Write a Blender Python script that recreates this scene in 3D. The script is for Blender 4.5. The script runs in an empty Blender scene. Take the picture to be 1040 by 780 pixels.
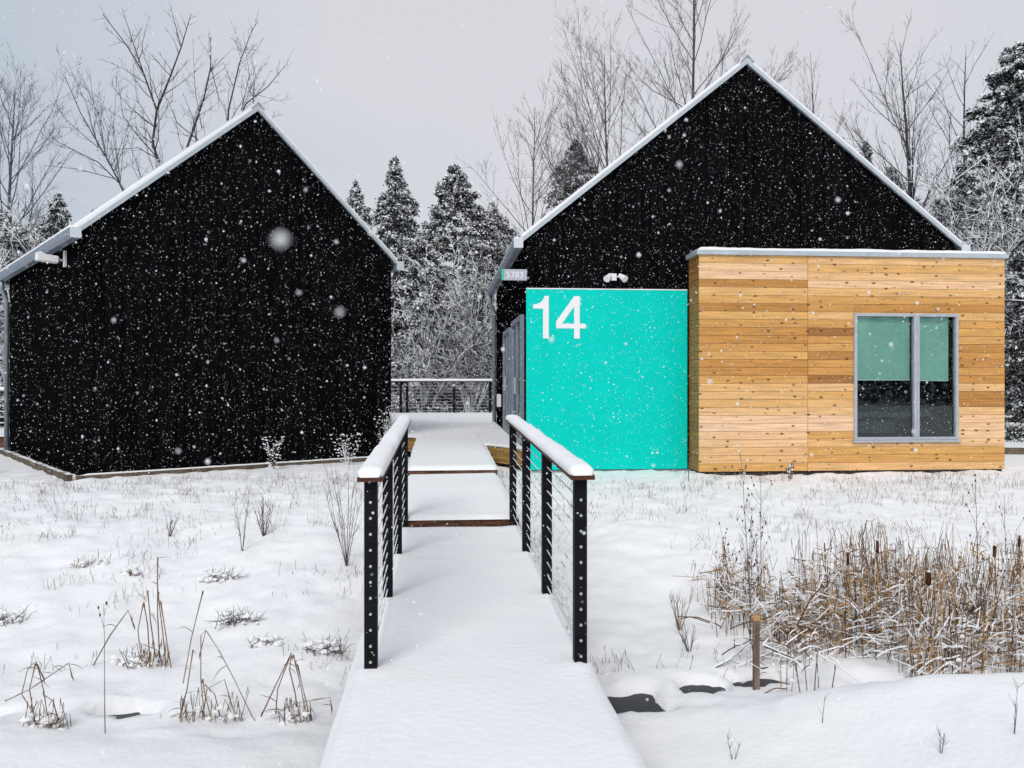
import bpy, bmesh, math, random
import numpy as np
from mathutils import Vector, Matrix, noise
R = math.radians
random.seed(7); rng = np.random.default_rng(11)
S = bpy.context.scene; C = S.collection

# ------------------------------------------------------------------ camera, world, sun, exposure
YAW = R(4.91); CAMZ = 1.5; F = 850.0
cam_d = bpy.data.cameras.new('camera'); cam = bpy.data.objects.new('camera', cam_d); C.objects.link(cam)
cam.location = (0, 0, CAMZ); cam.rotation_euler = (R(90), 0, -YAW)
cam_d.sensor_width = 36; cam_d.lens = F / 1040 * 36; cam_d.clip_start = .05; cam_d.clip_end = 1500
cam_d.dof.use_dof = True; cam_d.dof.focus_distance = 12.5; cam_d.dof.aperture_fstop = 5.0
S.camera = cam
SUN_EL, SUN_AZ = 40, 200            # degrees; the veiled sun stands behind the camera, a little to the left
w = bpy.data.worlds.new('World'); S.world = w; w.use_nodes = True
nt = w.node_tree; nt.nodes.clear()
sky = nt.nodes.new('ShaderNodeTexSky'); sky.sky_type = 'NISHITA'; sky.sun_disc = False
sky.sun_elevation = R(SUN_EL); sky.sun_rotation = R(SUN_AZ); sky.air_density = 1; sky.dust_density = 3
hs = nt.nodes.new('ShaderNodeHueSaturation'); hs.inputs['Saturation'].default_value = .45
b1 = nt.nodes.new('ShaderNodeBackground'); b1.inputs[1].default_value = .06
tc = nt.nodes.new('ShaderNodeTexCoord'); cn = nt.nodes.new('ShaderNodeTexNoise'); cn.inputs['Scale'].default_value = 1.6; cn.inputs['Detail'].default_value = 3
cr = nt.nodes.new('ShaderNodeValToRGB')
cr.color_ramp.elements[0].position = .38; cr.color_ramp.elements[0].color = (.56, .61, .68, 1)
cr.color_ramp.elements[1].position = .6; cr.color_ramp.elements[1].color = (.71, .71, .755, 1)
b2 = nt.nodes.new('ShaderNodeBackground'); b2.inputs[1].default_value = 1.0
mx = nt.nodes.new('ShaderNodeMixShader'); mx.inputs[0].default_value = .82
wo = nt.nodes.new('ShaderNodeOutputWorld')
L = nt.links.new
L(sky.outputs[0], hs.inputs['Color']); L(hs.outputs[0], b1.inputs[0])
L(tc.outputs['Generated'], cn.inputs['Vector']); L(cn.outputs['Fac'], cr.inputs[0])
sx = nt.nodes.new('ShaderNodeSeparateXYZ'); L(tc.outputs['Generated'], sx.inputs[0])      # bluer cloud cover towards the left
mr = nt.nodes.new('ShaderNodeMapRange'); mr.inputs['From Min'].default_value = -.12; mr.inputs['From Max'].default_value = -.50; mr.inputs['To Max'].default_value = .85; L(sx.outputs['X'], mr.inputs['Value'])
sm = nt.nodes.new('ShaderNodeMix'); sm.data_type = 'RGBA'; L(mr.outputs[0], sm.inputs['Factor']); L(cr.outputs[0], sm.inputs['A']); sm.inputs['B'].default_value = (.47, .56, .66, 1)
L(sm.outputs['Result'], b2.inputs[0])
L(b1.outputs[0], mx.inputs[1]); L(b2.outputs[0], mx.inputs[2]); L(mx.outputs[0], wo.inputs[0])
sd = bpy.data.lights.new('sun', 'SUN'); sd.energy = 1.7; sd.angle = R(25); sd.color = (1, .97, .93)
sun = bpy.data.objects.new('sun', sd); C.objects.link(sun)
az = R(SUN_AZ); sv = Vector((math.sin(az) * math.cos(R(SUN_EL)), math.cos(az) * math.cos(R(SUN_EL)), math.sin(R(SUN_EL))))
sun.rotation_euler = sv.to_track_quat('Z', 'Y').to_euler(); sun.location = sv * 40
vs = S.view_settings; vs.view_transform = 'Standard'; vs.look = 'None'; vs.exposure = 0.16; vs.gamma = 1

# ------------------------------------------------------------------ measuring helpers
ca, sa = math.cos(YAW), math.sin(YAW)
def c2w(X, Z): return (X * ca + Z * sa, -X * sa + Z * ca)
def at(px, py, z):                       # a point of the picture at depth z
    x, y = c2w((px - 520) / F * z, z); return Vector((x, y, CAMZ + (390 - py) / F * z))

# ------------------------------------------------------------------ mesh helpers
class MB:
    def __init__(s): s.v = []; s.f = []; s.m = []
    def add(s, vs, fs, mi=0):
        o = len(s.v); s.v += [tuple(a) for a in vs]; s.f += [tuple(i + o for i in f) for f in fs]; s.m += [mi] * len(fs); return s
    def box(s, x0, x1, y0, y1, z0, z1, mi=0):
        return s.add([(x0,y0,z0),(x1,y0,z0),(x1,y1,z0),(x0,y1,z0),(x0,y0,z1),(x1,y0,z1),(x1,y1,z1),(x0,y1,z1)],
                     [(0,3,2,1),(4,5,6,7),(0,1,5,4),(1,2,6,5),(2,3,7,6),(3,0,4,7)], mi)
    def prism(s, poly, axis, a, b, mi=0):      # poly in the plane normal to axis ('y': (x,z); 'z': (x,y); 'x': (y,z))
        def P(p, t):
            return (p[0], t, p[1]) if axis == 'y' else (p[0], p[1], t) if axis == 'z' else (t, p[0], p[1])
        n = len(poly); vs = [P(p, a) for p in poly] + [P(p, b) for p in poly]
        fs = [tuple(range(n)), tuple(range(2*n-1, n-1, -1))] + [(i, i+n, (i+1) % n + n, (i+1) % n) for i in range(n)]
        return s.add(vs, fs, mi)
    def tube(s, pts, rad, n=4, mi=0, cap=True):
        pts = [Vector(p) for p in pts]; k = len(pts)
        if not hasattr(rad, '__len__'): rad = [rad] * k
        vs = []; d0 = (pts[1] - pts[0]).normalized()
        a = d0.cross(Vector((0, 0, 1)));
        if a.length < .05: a = d0.cross(Vector((1, 0, 0)))
        a.normalize()
        for i, p in enumerate(pts):
            d = (pts[min(i+1, k-1)] - pts[max(i-1, 0)])
            d = d.normalized() if d.length > 1e-9 else d0
            a = a - d * a.dot(d)
            a = a.normalized() if a.length > 1e-6 else d.orthogonal().normalized()
            b = d.cross(a)
            for j in range(n):
                t = 2 * math.pi * j / n; vs.append(p + (a * math.cos(t) + b * math.sin(t)) * rad[i])
        fs = [(i*n+j, i*n+(j+1) % n, (i+1)*n+(j+1) % n, (i+1)*n+j) for i in range(k-1) for j in range(n)]
        if cap: fs += [tuple(range(n-1, -1, -1)), tuple(range((k-1)*n, k*n))]
        return s.add(vs, fs, mi)
    def blob(s, c, rx, ry, rz, seed=0, n=8, m=5, mi=0, amp=.2):
        vs = [(c[0], c[1], c[2] + rz)]
        for i in range(1, m):
            t = math.pi * i / m
            for j in range(n):
                q = 2 * math.pi * j / n
                d = Vector((math.sin(t) * math.cos(q), math.sin(t) * math.sin(q), math.cos(t)))
                k = 1 + amp * noise.noise(d * 1.7 + Vector((seed * 3.1, 0, 0)))
                vs.append((c[0] + d.x*rx*k, c[1] + d.y*ry*k, c[2] + d.z*rz*k))
        vs.append((c[0], c[1], c[2] - rz)); e = len(vs) - 1
        fs = [(0, 1+j, 1+(j+1) % n) for j in range(n)]
        for i in range(m-2):
            fs += [(1+i*n+j, 1+(i+1)*n+j, 1+(i+1)*n+(j+1) % n, 1+i*n+(j+1) % n) for j in range(n)]
        b = 1 + (m-2)*n
        fs += [(e, b+(j+1) % n, b+j) for j in range(n)]
        return s.add(vs, fs, mi)
    def build(s, name, mats, parent=None, smooth=False, bevel=0):
        me = bpy.data.meshes.new(name); me.from_pydata(s.v, [], s.f)
        mats = mats if isinstance(mats, (list, tuple)) else [mats]
        for m in mats: me.materials.append(m)
        if len(mats) > 1: me.polygons.foreach_set('material_index', s.m)
        if smooth: me.polygons.foreach_set('use_smooth', [True] * len(me.polygons))
        me.update(); o = bpy.data.objects.new(name, me); C.objects.link(o)
        if parent: o.parent = parent
        if bevel:
            b = o.modifiers.new('bevel', 'BEVEL'); b.width = bevel; b.segments = 2; b.limit_method = 'ANGLE'
        return o
def npmesh(name, V, Fc, mats, parent=None, mi=None, smooth=False):
    me = bpy.data.meshes.new(name); V = np.asarray(V, dtype=np.float32); Fc = np.asarray(Fc, dtype=np.int32)
    me.vertices.add(len(V)); me.vertices.foreach_set('co', V.ravel())
    k = Fc.shape[1]; me.loops.add(Fc.size); me.loops.foreach_set('vertex_index', Fc.ravel())
    me.polygons.add(len(Fc)); me.polygons.foreach_set('loop_start', np.arange(0, Fc.size, k, dtype=np.int32))
    me.polygons.foreach_set('loop_total', np.full(len(Fc), k, dtype=np.int32))
    for m in (mats if isinstance(mats, (list, tuple)) else [mats]): me.materials.append(m)
    if mi is not None: me.polygons.foreach_set('material_index', np.asarray(mi, dtype=np.int32))
    if smooth: me.polygons.foreach_set('use_smooth', np.ones(len(Fc), dtype=bool))
    me.update(calc_edges=True); me.validate()
    o = bpy.data.objects.new(name, me); C.objects.link(o)
    if parent: o.parent = parent
    return o
def tag(o, label, cat, group=None):
    o['label'] = label; o['category'] = cat
    if group: o['group'] = group
    return o
def thing(name, label, cat, loc=(0,0,0), rz=0, group=None):
    o = bpy.data.objects.new(name, None); C.objects.link(o); o.location = loc; o.rotation_euler = (0,0,rz)
    o.empty_display_size = .3; return tag(o, label, cat, group)
def kind(o, k): o['kind'] = k; return o

# ------------------------------------------------------------------ materials
def mat(name, col, rough=.8, spec=.3, metal=0, var=0, vscale=8, bump=0, bscale=30, bdist=.01, stretch=(1,1,1)):
    m = bpy.data.materials.new(name); m.use_nodes = True; t = m.node_tree; b = t.nodes['Principled BSDF']
    b.inputs['Base Color'].default_value = (*col, 1); b.inputs['Roughness'].default_value = rough
    b.inputs['Specular IOR Level'].default_value = spec; b.inputs['Metallic'].default_value = metal
    l = t.links.new
    co = t.nodes.new('ShaderNodeTexCoord'); mp = t.nodes.new('ShaderNodeMapping'); mp.inputs['Scale'].default_value = stretch
    l(co.outputs['Object'], mp.inputs['Vector'])
    if var:
        n = t.nodes.new('ShaderNodeTexNoise'); n.inputs['Scale'].default_value = vscale; n.inputs['Detail'].default_value = 5
        r = t.nodes.new('ShaderNodeValToRGB')
        r.color_ramp.elements[0].position = .35; r.color_ramp.elements[1].position = .65
        r.color_ramp.elements[0].color = (*[c * (1 - var) for c in col], 1)
        r.color_ramp.elements[1].color = (*[min(1, c * (1 + var)) for c in col], 1)
        l(mp.outputs[0], n.inputs['Vector']); l(n.outputs['Fac'], r.inputs[0]); l(r.outputs[0], b.inputs['Base Color'])
    if bump:
        n = t.nodes.new('ShaderNodeTexNoise'); n.inputs['Scale'].default_value = bscale; n.inputs['Detail'].default_value = 6
        u = t.nodes.new('ShaderNodeBump'); u.inputs['Strength'].default_value = bump; u.inputs['Distance'].default_value = bdist
        l(mp.outputs[0], n.inputs['Vector']); l(n.outputs['Fac'], u.inputs['Height']); l(u.outputs[0], b.inputs['Normal'])
    return m
def snowy(name, col, lo=.1, hi=.5, amount=1., nscale=6, var=.3):    # a dark thing whose upward faces carry snow
    m = mat(name, col, .9, .1, var=var, vscale=5); t = m.node_tree; b = t.nodes['Principled BSDF']; l = t.links.new
    src = b.inputs['Base Color'].links[0].from_socket
    g = t.nodes.new('ShaderNodeNewGeometry'); s = t.nodes.new('ShaderNodeSeparateXYZ'); l(g.outputs['Normal'], s.inputs[0])
    r = t.nodes.new('ShaderNodeMapRange'); r.inputs['From Min'].default_value = lo; r.inputs['From Max'].default_value = hi
    n = t.nodes.new('ShaderNodeTexNoise'); n.inputs['Scale'].default_value = nscale
    n2 = t.nodes.new('ShaderNodeMapRange'); n2.inputs['From Min'].default_value = .35; n2.inputs['From Max'].default_value = .5
    l(g.outputs['Position'], n.inputs['Vector']); l(n.outputs['Fac'], n2.inputs['Value'])
    mm = t.nodes.new('ShaderNodeMath'); mm.operation = 'MULTIPLY'; l(s.outputs['Z'], r.inputs['Value'])
    l(r.outputs[0], mm.inputs[0]); l(n2.outputs[0], mm.inputs[1])
    m2 = t.nodes.new('ShaderNodeMath'); m2.operation = 'MULTIPLY'; m2.inputs[1].default_value = amount; l(mm.outputs[0], m2.inputs[0])
    x = t.nodes.new('ShaderNodeMix'); x.data_type = 'RGBA'; l(m2.outputs[0], x.inputs['Factor']); l(src, x.inputs['A'])
    x.inputs['B'].default_value = (.85, .87, .9, 1); l(x.outputs['Result'], b.inputs['Base Color'])
    return m
def snow_mat():
    m = mat('snow', (.86, .862, .872), .8, .15, bump=.35, bscale=22, bdist=.02)
    t = m.node_tree; b = t.nodes['Principled BSDF']; l = t.links.new
    co = t.nodes.new('ShaderNodeTexCoord')
    n = t.nodes.new('ShaderNodeTexNoise'); n.inputs['Scale'].default_value = .9; n.inputs['Detail'].default_value = 8
    r = t.nodes.new('ShaderNodeValToRGB'); r.color_ramp.elements[0].position = .3; r.color_ramp.elements[1].position = .7
    r.color_ramp.elements[0].color = (.835, .842, .862, 1); r.color_ramp.elements[1].color = (.87, .868, .872, 1)
    l(co.outputs['Object'], n.inputs['Vector']); l(n.outputs['Fac'], r.inputs[0]); l(r.outputs[0], b.inputs['Base Color'])
    return m
SNOW = snow_mat()
FLAKE = mat('flake', (.9, .91, .93), .8, .1)
def black_siding():
    m = mat('black_siding', (.004, .004, .005), 1, .0); t = m.node_tree; b = t.nodes['Principled BSDF']; l = t.links.new
    co = t.nodes.new('ShaderNodeTexCoord')
    mp = t.nodes.new('ShaderNodeMapping'); mp.inputs['Scale'].default_value = (7.2, 7.2, .35)
    n = t.nodes.new('ShaderNodeTexNoise'); n.inputs['Scale'].default_value = 1.4; n.inputs['Detail'].default_value = 6
    r = t.nodes.new('ShaderNodeValToRGB'); r.color_ramp.elements[0].position = .35; r.color_ramp.elements[1].position = .75
    r.color_ramp.elements[0].color = (.0025, .0025, .003, 1); r.color_ramp.elements[1].color = (.007, .007, .008, 1)
    l(co.outputs['Object'], mp.inputs[0]); l(mp.outputs[0], n.inputs['Vector']); l(n.outputs['Fac'], r.inputs[0]); l(r.outputs[0], b.inputs['Base Color'])
    return m
BLACK = black_siding()
def cedar():
    m = mat('cedar_boards', (.6, .36, .15), .6, .25); t = m.node_tree; b = t.nodes['Principled BSDF']; l = t.links.new; N = t.nodes.new
    at_ = N('ShaderNodeAttribute'); at_.attribute_name = 'board'; at_.attribute_type = 'GEOMETRY'
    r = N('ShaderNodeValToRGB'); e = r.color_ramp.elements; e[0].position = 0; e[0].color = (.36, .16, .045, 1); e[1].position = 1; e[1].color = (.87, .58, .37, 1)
    for p, c in ((.2, (.58, .28, .075, 1)), (.4, (.71, .40, .13, 1)), (.6, (.78, .465, .20, 1)), (.8, (.83, .525, .28, 1))):
        q = e.new(p); q.color = c
    l(at_.outputs['Fac'], r.inputs[0])
    co = N('ShaderNodeTexCoord'); ad = N('ShaderNodeVectorMath'); ad.operation = 'ADD'; l(co.outputs['Object'], ad.inputs[0])
    off = N('ShaderNodeCombineXYZ'); mm = N('ShaderNodeMath'); mm.operation = 'MULTIPLY'; mm.inputs[1].default_value = 37; l(at_.outputs['Fac'], mm.inputs[0]); l(mm.outputs[0], off.inputs[0]); l(off.outputs[0], ad.inputs[1])
    mp = N('ShaderNodeMapping'); mp.inputs['Scale'].default_value = (1.2, 1.2, 22); l(ad.outputs[0], mp.inputs[0])
    n = N('ShaderNodeTexNoise'); n.inputs['Scale'].default_value = 1.3; n.inputs['Detail'].default_value = 7; n.inputs['Distortion'].default_value = .6; l(mp.outputs[0], n.inputs['Vector'])
    gr = N('ShaderNodeMapRange'); gr.inputs['From Min'].default_value = .3; gr.inputs['From Max'].default_value = .7; gr.inputs['To Min'].default_value = .72; gr.inputs['To Max'].default_value = 1.15; l(n.outputs['Fac'], gr.inputs['Value'])
    x = N('ShaderNodeVectorMath'); x.operation = 'SCALE'; l(r.outputs[0], x.inputs[0]); l(gr.outputs[0], x.inputs['Scale'])
    # knots
    sp = N('ShaderNodeSeparateXYZ'); l(co.outputs['Object'], sp.inputs[0]); xy = N('ShaderNodeMath'); xy.operation = 'ADD'; l(sp.outputs['X'], xy.inputs[0]); l(sp.outputs['Y'], xy.inputs[1])
    cb = N('ShaderNodeCombineXYZ'); l(xy.outputs[0], cb.inputs[0]); l(sp.outputs['Z'], cb.inputs[1])
    mp2 = N('ShaderNodeMapping'); mp2.inputs['Scale'].default_value = (4.4, 7.4, 1); l(cb.outputs[0], mp2.inputs[0])
    dn = N('ShaderNodeTexNoise'); dn.inputs['Scale'].default_value = 5; l(mp2.outputs[0], dn.inputs['Vector'])
    av = N('ShaderNodeVectorMath'); av.operation = 'MULTIPLY_ADD'; av.inputs[1].default_value = (.16,)*3; l(dn.outputs['Color'], av.inputs[0]); l(mp2.outputs[0], av.inputs[2])
    v = N('ShaderNodeTexVoronoi'); v.voronoi_dimensions = '2D'; v.inputs['Scale'].default_value = 1.0; v.inputs['Randomness'].default_value = 1; l(av.outputs[0], v.inputs['Vector'])
    sc = N('ShaderNodeSeparateColor'); l(v.outputs['Color'], sc.inputs[0])
    th = N('ShaderNodeMapRange'); th.inputs['From Min'].default_value = .15; th.inputs['From Max'].default_value = 1; th.inputs['To Min'].default_value = .0; th.inputs['To Max'].default_value = .155; l(sc.outputs[0], th.inputs['Value'])
    df = N('ShaderNodeMath'); df.operation = 'SUBTRACT'; l(th.outputs[0], df.inputs[0]); l(v.outputs['Distance'], df.inputs[1])
    kk = N('ShaderNodeMapRange'); kk.inputs['From Min'].default_value = -.03; kk.inputs['From Max'].default_value = .07; kk.inputs['To Max'].default_value = .88; l(df.outputs[0], kk.inputs['Value'])
    mx = N('ShaderNodeMix'); mx.data_type = 'RGBA'; l(kk.outputs[0], mx.inputs['Factor']); l(x.outputs[0], mx.inputs['A']); mx.inputs['B'].default_value = (.09, .035, .015, 1)
    l(mx.outputs['Result'], b.inputs['Base Color'])
    return m
CEDAR = cedar()
TEAL = mat('teal_paint', (.0, .60, .51), .5, .08, var=.03, vscale=2)
WHITE = mat('white_paint', (.82, .8, .82), .6, .3)
METAL = mat('grey_blue_metal', (.22, .26, .31), .45, .5, metal=.25, var=.12, vscale=6)
TRIM = mat('pale_metal_trim', (.46, .52, .56), .4, .5, metal=.2, var=.08, vscale=5)
GUTTER = mat('gutter_metal', (.6, .64, .67), .4, .5)
ALU = mat('window_aluminium', (.40, .43, .48), .5, .5, var=.06)
POST = mat('black_post_paint', (.006, .006, .008), .6, .12, var=.3, vscale=10)
RAILWOOD = mat('red_brown_rail_wood', (.085, .028, .018), .7, .2, var=.4, vscale=8, stretch=(6, .4, 6))
BROWN = mat('brown_decking', (.11, .05, .03), .8, .2, var=.45, vscale=7, stretch=(1, 6, 4))
DECKFACE = mat('tan_deck_fascia', (.33, .19, .055), .8, .2, var=.3, vscale=3, stretch=(1, 1, 8))
TIMBER = snowy('weathered_timber', (.12, .095, .07), .6, .9, 1, 3)
BOLT = mat('steel_bolt', (.6, .62, .65), .3, .5, metal=.6)
CABLE = snowy('steel_cable', (.28, .3, .33), -.3, .4, .9, 9)
BARK = snowy('dark_bark', (.055, .05, .052), .35, .8, .7, 5)
BARKG = mat('grey_bark', (.10, .095, .10), .9, .1, var=.35, vscale=3)
BARKS = snowy('snow_covered_branch', (.045, .04, .038), -.5, .1, 1, 3)
FSNOW = mat('lodged_snow', (.9, .91, .93), .9, .05)
NEEDLE = mat('dark_needles', (.026, .031, .027), .9, .1, var=.5, vscale=4)
NEEDLEG = mat('brown_green_needles', (.05, .052, .035), .9, .1, var=.4, vscale=4)
REED = snowy('dry_reed', (.38, .23, .095), .3, .85, .7, 12, var=.6)
REEDD = mat('dark_dry_stem', (.12, .062, .032), .9, .1, var=.5, vscale=10)
TAN = snowy('dry_grass', (.21, .13, .075), .3, .8, .6, 12, var=.5)
STEM = mat('grey_stem', (.12, .10, .10), .9, .1, var=.4, vscale=10)
HEAD = mat('cattail_head', (.07, .028, .012), .95, .05, var=.4, vscale=40)
CONC = mat('grey_concrete', (.26, .27, .28), .9, .1, var=.15)
BLIND = mat('green_blind', (.62, .84, .78), .8, .2, var=.05, vscale=1.2)
DARKIN = mat('dark_interior', (.015, .014, .022), .9, .1)
def water():
    m = mat('dark_creek_water', (.045, .045, .05), .55, .25, bump=.4, bscale=14, bdist=.01); return m
def glass(name, tint, refl):
    m = bpy.data.materials.new(name); m.use_nodes = True; t = m.node_tree; t.nodes.clear(); l = t.links.new; N = t.nodes.new
    tr = N('ShaderNodeBsdfTransparent'); tr.inputs[0].default_value = (*tint, 1)
    gl = N('ShaderNodeBsdfGlossy'); gl.inputs['Roughness'].default_value = .02
    fr = N('ShaderNodeFresnel'); fr.inputs[0].default_value = 1.5; ad = N('ShaderNodeMath'); ad.operation = 'ADD'; ad.inputs[1].default_value = refl
    mx = N('ShaderNodeMixShader'); o = N('ShaderNodeOutputMaterial')
    l(fr.outputs[0], ad.inputs[0]); l(ad.outputs[0], mx.inputs[0]); l(tr.outputs[0], mx.inputs[1]); l(gl.outputs[0], mx.inputs[2]); l(mx.outputs[0], o.inputs[0]); return m
GLASS = glass('tinted_glass', (.86, .97, .94), .0)

# ------------------------------------------------------------------ terrain
def vn(x, y, seed):
    xi = np.floor(x).astype(np.int64); yi = np.floor(y).astype(np.int64); fx = x - xi; fy = y - yi
    fx = fx*fx*(3-2*fx); fy = fy*fy*(3-2*fy)
    def h(a, b):
        n = (a * 374761393 + b * 668265263 + seed * 1442695041) & 0xffffffff
        n = ((n ^ (n >> 13)) * 1274126177) & 0xffffffff
        return ((n ^ (n >> 16)) & 0xffff) / 65535. - .5
    return (h(xi, yi)*(1-fx) + h(xi+1, yi)*fx)*(1-fy) + (h(xi, yi+1)*(1-fx) + h(xi+1, yi+1)*fx)*fy
def ss(t): t = np.clip(t, 0, 1); return t*t*(3-2*t)
HOLES = [(1.19, 5.52, .27, .22, .3), (-2.02, 5.62, .20, .075, .24), (1.85, 5.75, .13, .11, .22), (2.3, 5.85, .2, .12, .2), (-2.85, 5.5, .09, .05, .2)]
def hgt(x, y):
    x = np.asarray(x, float); y = np.asarray(y, float)
    yd = 5.75 + .10 * np.sin(x * 1.3) + .12 * vn(x * .7, y * 0, 3)
    amp = np.where(x > 0, .05, .08) + .29 * ss((x - 1.4) / 2.0)
    h = np.where(y > yd, -.58 * (1 - ss((y - yd - .15) / 6.0)**.85), -.58 + amp * ss((yd - .2 - y) / .75))
    n = .09 * vn(x*.55, y*.55, 1) + .055 * vn(x*1.4, y*1.4, 2)
    far = ss((y - 9.5) / 3); n = n * (1 - .6 * far)
    near = np.where(y < 5, .45, 1.)
    n = n + near * (.05 * vn(x*3.1, y*3.1, 4) + .032 * vn(x*7, y*7, 5) + .014 * vn(x*15, y*15, 6))
    h = h + n * np.where(y > 16, .5, 1)
    wx = x + .16*vn(x*5, y*5, 11) + .06*vn(x*14, y*14, 12); wy = y + .12*vn(x*5, y*5, 13) + .05*vn(x*14, y*14, 14)
    for hx, hy, sx, sy, d in HOLES:
        h = h - d * np.exp(-((wx-hx)/sx)**4 - ((wy-hy)/sy)**4)
    return h
def gz(x, y): return float(hgt(np.array([x]), np.array([y]))[0])
def G(px, py):                           # where the sight line through a picture point meets the snow
    z = np.linspace(3, 60, 4000); X = (px-520)/F*z; x = X*ca + z*sa; y = -X*sa + z*ca; h = CAMZ + (390-py)/F*z
    k = np.nonzero(h <= hgt(x, y))[0]; i = k[0] if len(k) else len(z)-1
    return Vector((x[i], y[i], h[i])), z[i]
def axis(a, b, st, lo, hi, g):
    c = list(np.arange(a, b, st)); s = st; v = b
    r = [];
    while v < hi: r.append(v); s *= g; v += s
    r.append(hi); s = st; v = a; q = []
    while v > lo: s *= g; v -= s; q.append(v)
    return np.array(q[::-1] + c + r)
xs = axis(-7.5, 9.5, .05, -420, 420, 1.12); ys = axis(2.6, 14.6, .05, -260, 520, 1.12)
XX, YY = np.meshgrid(xs, ys); ZZ = hgt(XX, YY); nx, ny = len(xs), len(ys)
ii, jj = np.meshgrid(np.arange(nx-1), np.arange(ny-1)); a0 = (jj*nx + ii).ravel()
ground = npmesh('ground', np.stack([XX, YY, ZZ], -1).reshape(-1, 3), np.stack([a0, a0+1, a0+nx+1, a0+nx], -1), SNOW, smooth=True)
kind(ground, 'structure')
kind(MB().box(-9, 9.5, 4.9, 6.7, -1.1, -.67).build('creek_water', water()), 'structure')

# ------------------------------------------------------------------ black gabled buildings
def rect_with_hole(mb, x0, x1, z0, z1, hx0, hx1, hz0, hz1, y0, y1):
    mb.box(x0, hx0, y0, y1, z0, z1); mb.box(hx1, x1, y0, y1, z0, z1)
    mb.box(hx0, hx1, y0, y1, z0, hz0); mb.box(hx0, hx1, y0, y1, hz1, z1)
def snow_strip(mb, p0, p1, width, height, n=40, m=8, seed=0, taper=.06, wob=.12):
    p0 = Vector(p0); p1 = Vector(p1); d = (p1-p0); Ln = d.length; d.normalize(); s = d.cross(Vector((0,0,1))).normalized()
    vs = []; fs = []
    for i in range(n+1):
        t = i/n; e = min(t, 1-t) * Ln; k = math.sqrt(max(0, 1 - (1 - min(1, e/taper))**2)) * .97 + .03
        c = p0 + d * (t * Ln); wv = 1 + wob * noise.noise(Vector((t*Ln*2.3, seed*5.3, 0)))
        for j in range(m+1):
            q = math.pi * j / m; cx = math.cos(q); sx = math.sin(q)
            hh = height * wv * k * (sx ** .55 if sx > 0 else 0); ww = width/2 * (1 + .06*math.sin(q)) * (1 if k > .5 else .7 + .6*k)
            hh += .006*noise.noise(Vector((t*Ln*9, j*.8, seed)))*sx
            vs.append(c + s * (cx*ww) + Vector((0,0,hh)))
    for i in range(n):
        for j in range(m): a = i*(m+1)+j; fs.append((a, a+1, a+m+2, a+m+1))
        fs.append((i*(m+1)+m, i*(m+1), (i+1)*(m+1), (i+1)*(m+1)+m))
    fs.append(tuple(range(m, -1, -1))); fs.append(tuple(range(n*(m+1), (n+1)*(m+1))))
    mb.add(vs, fs)
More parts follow.
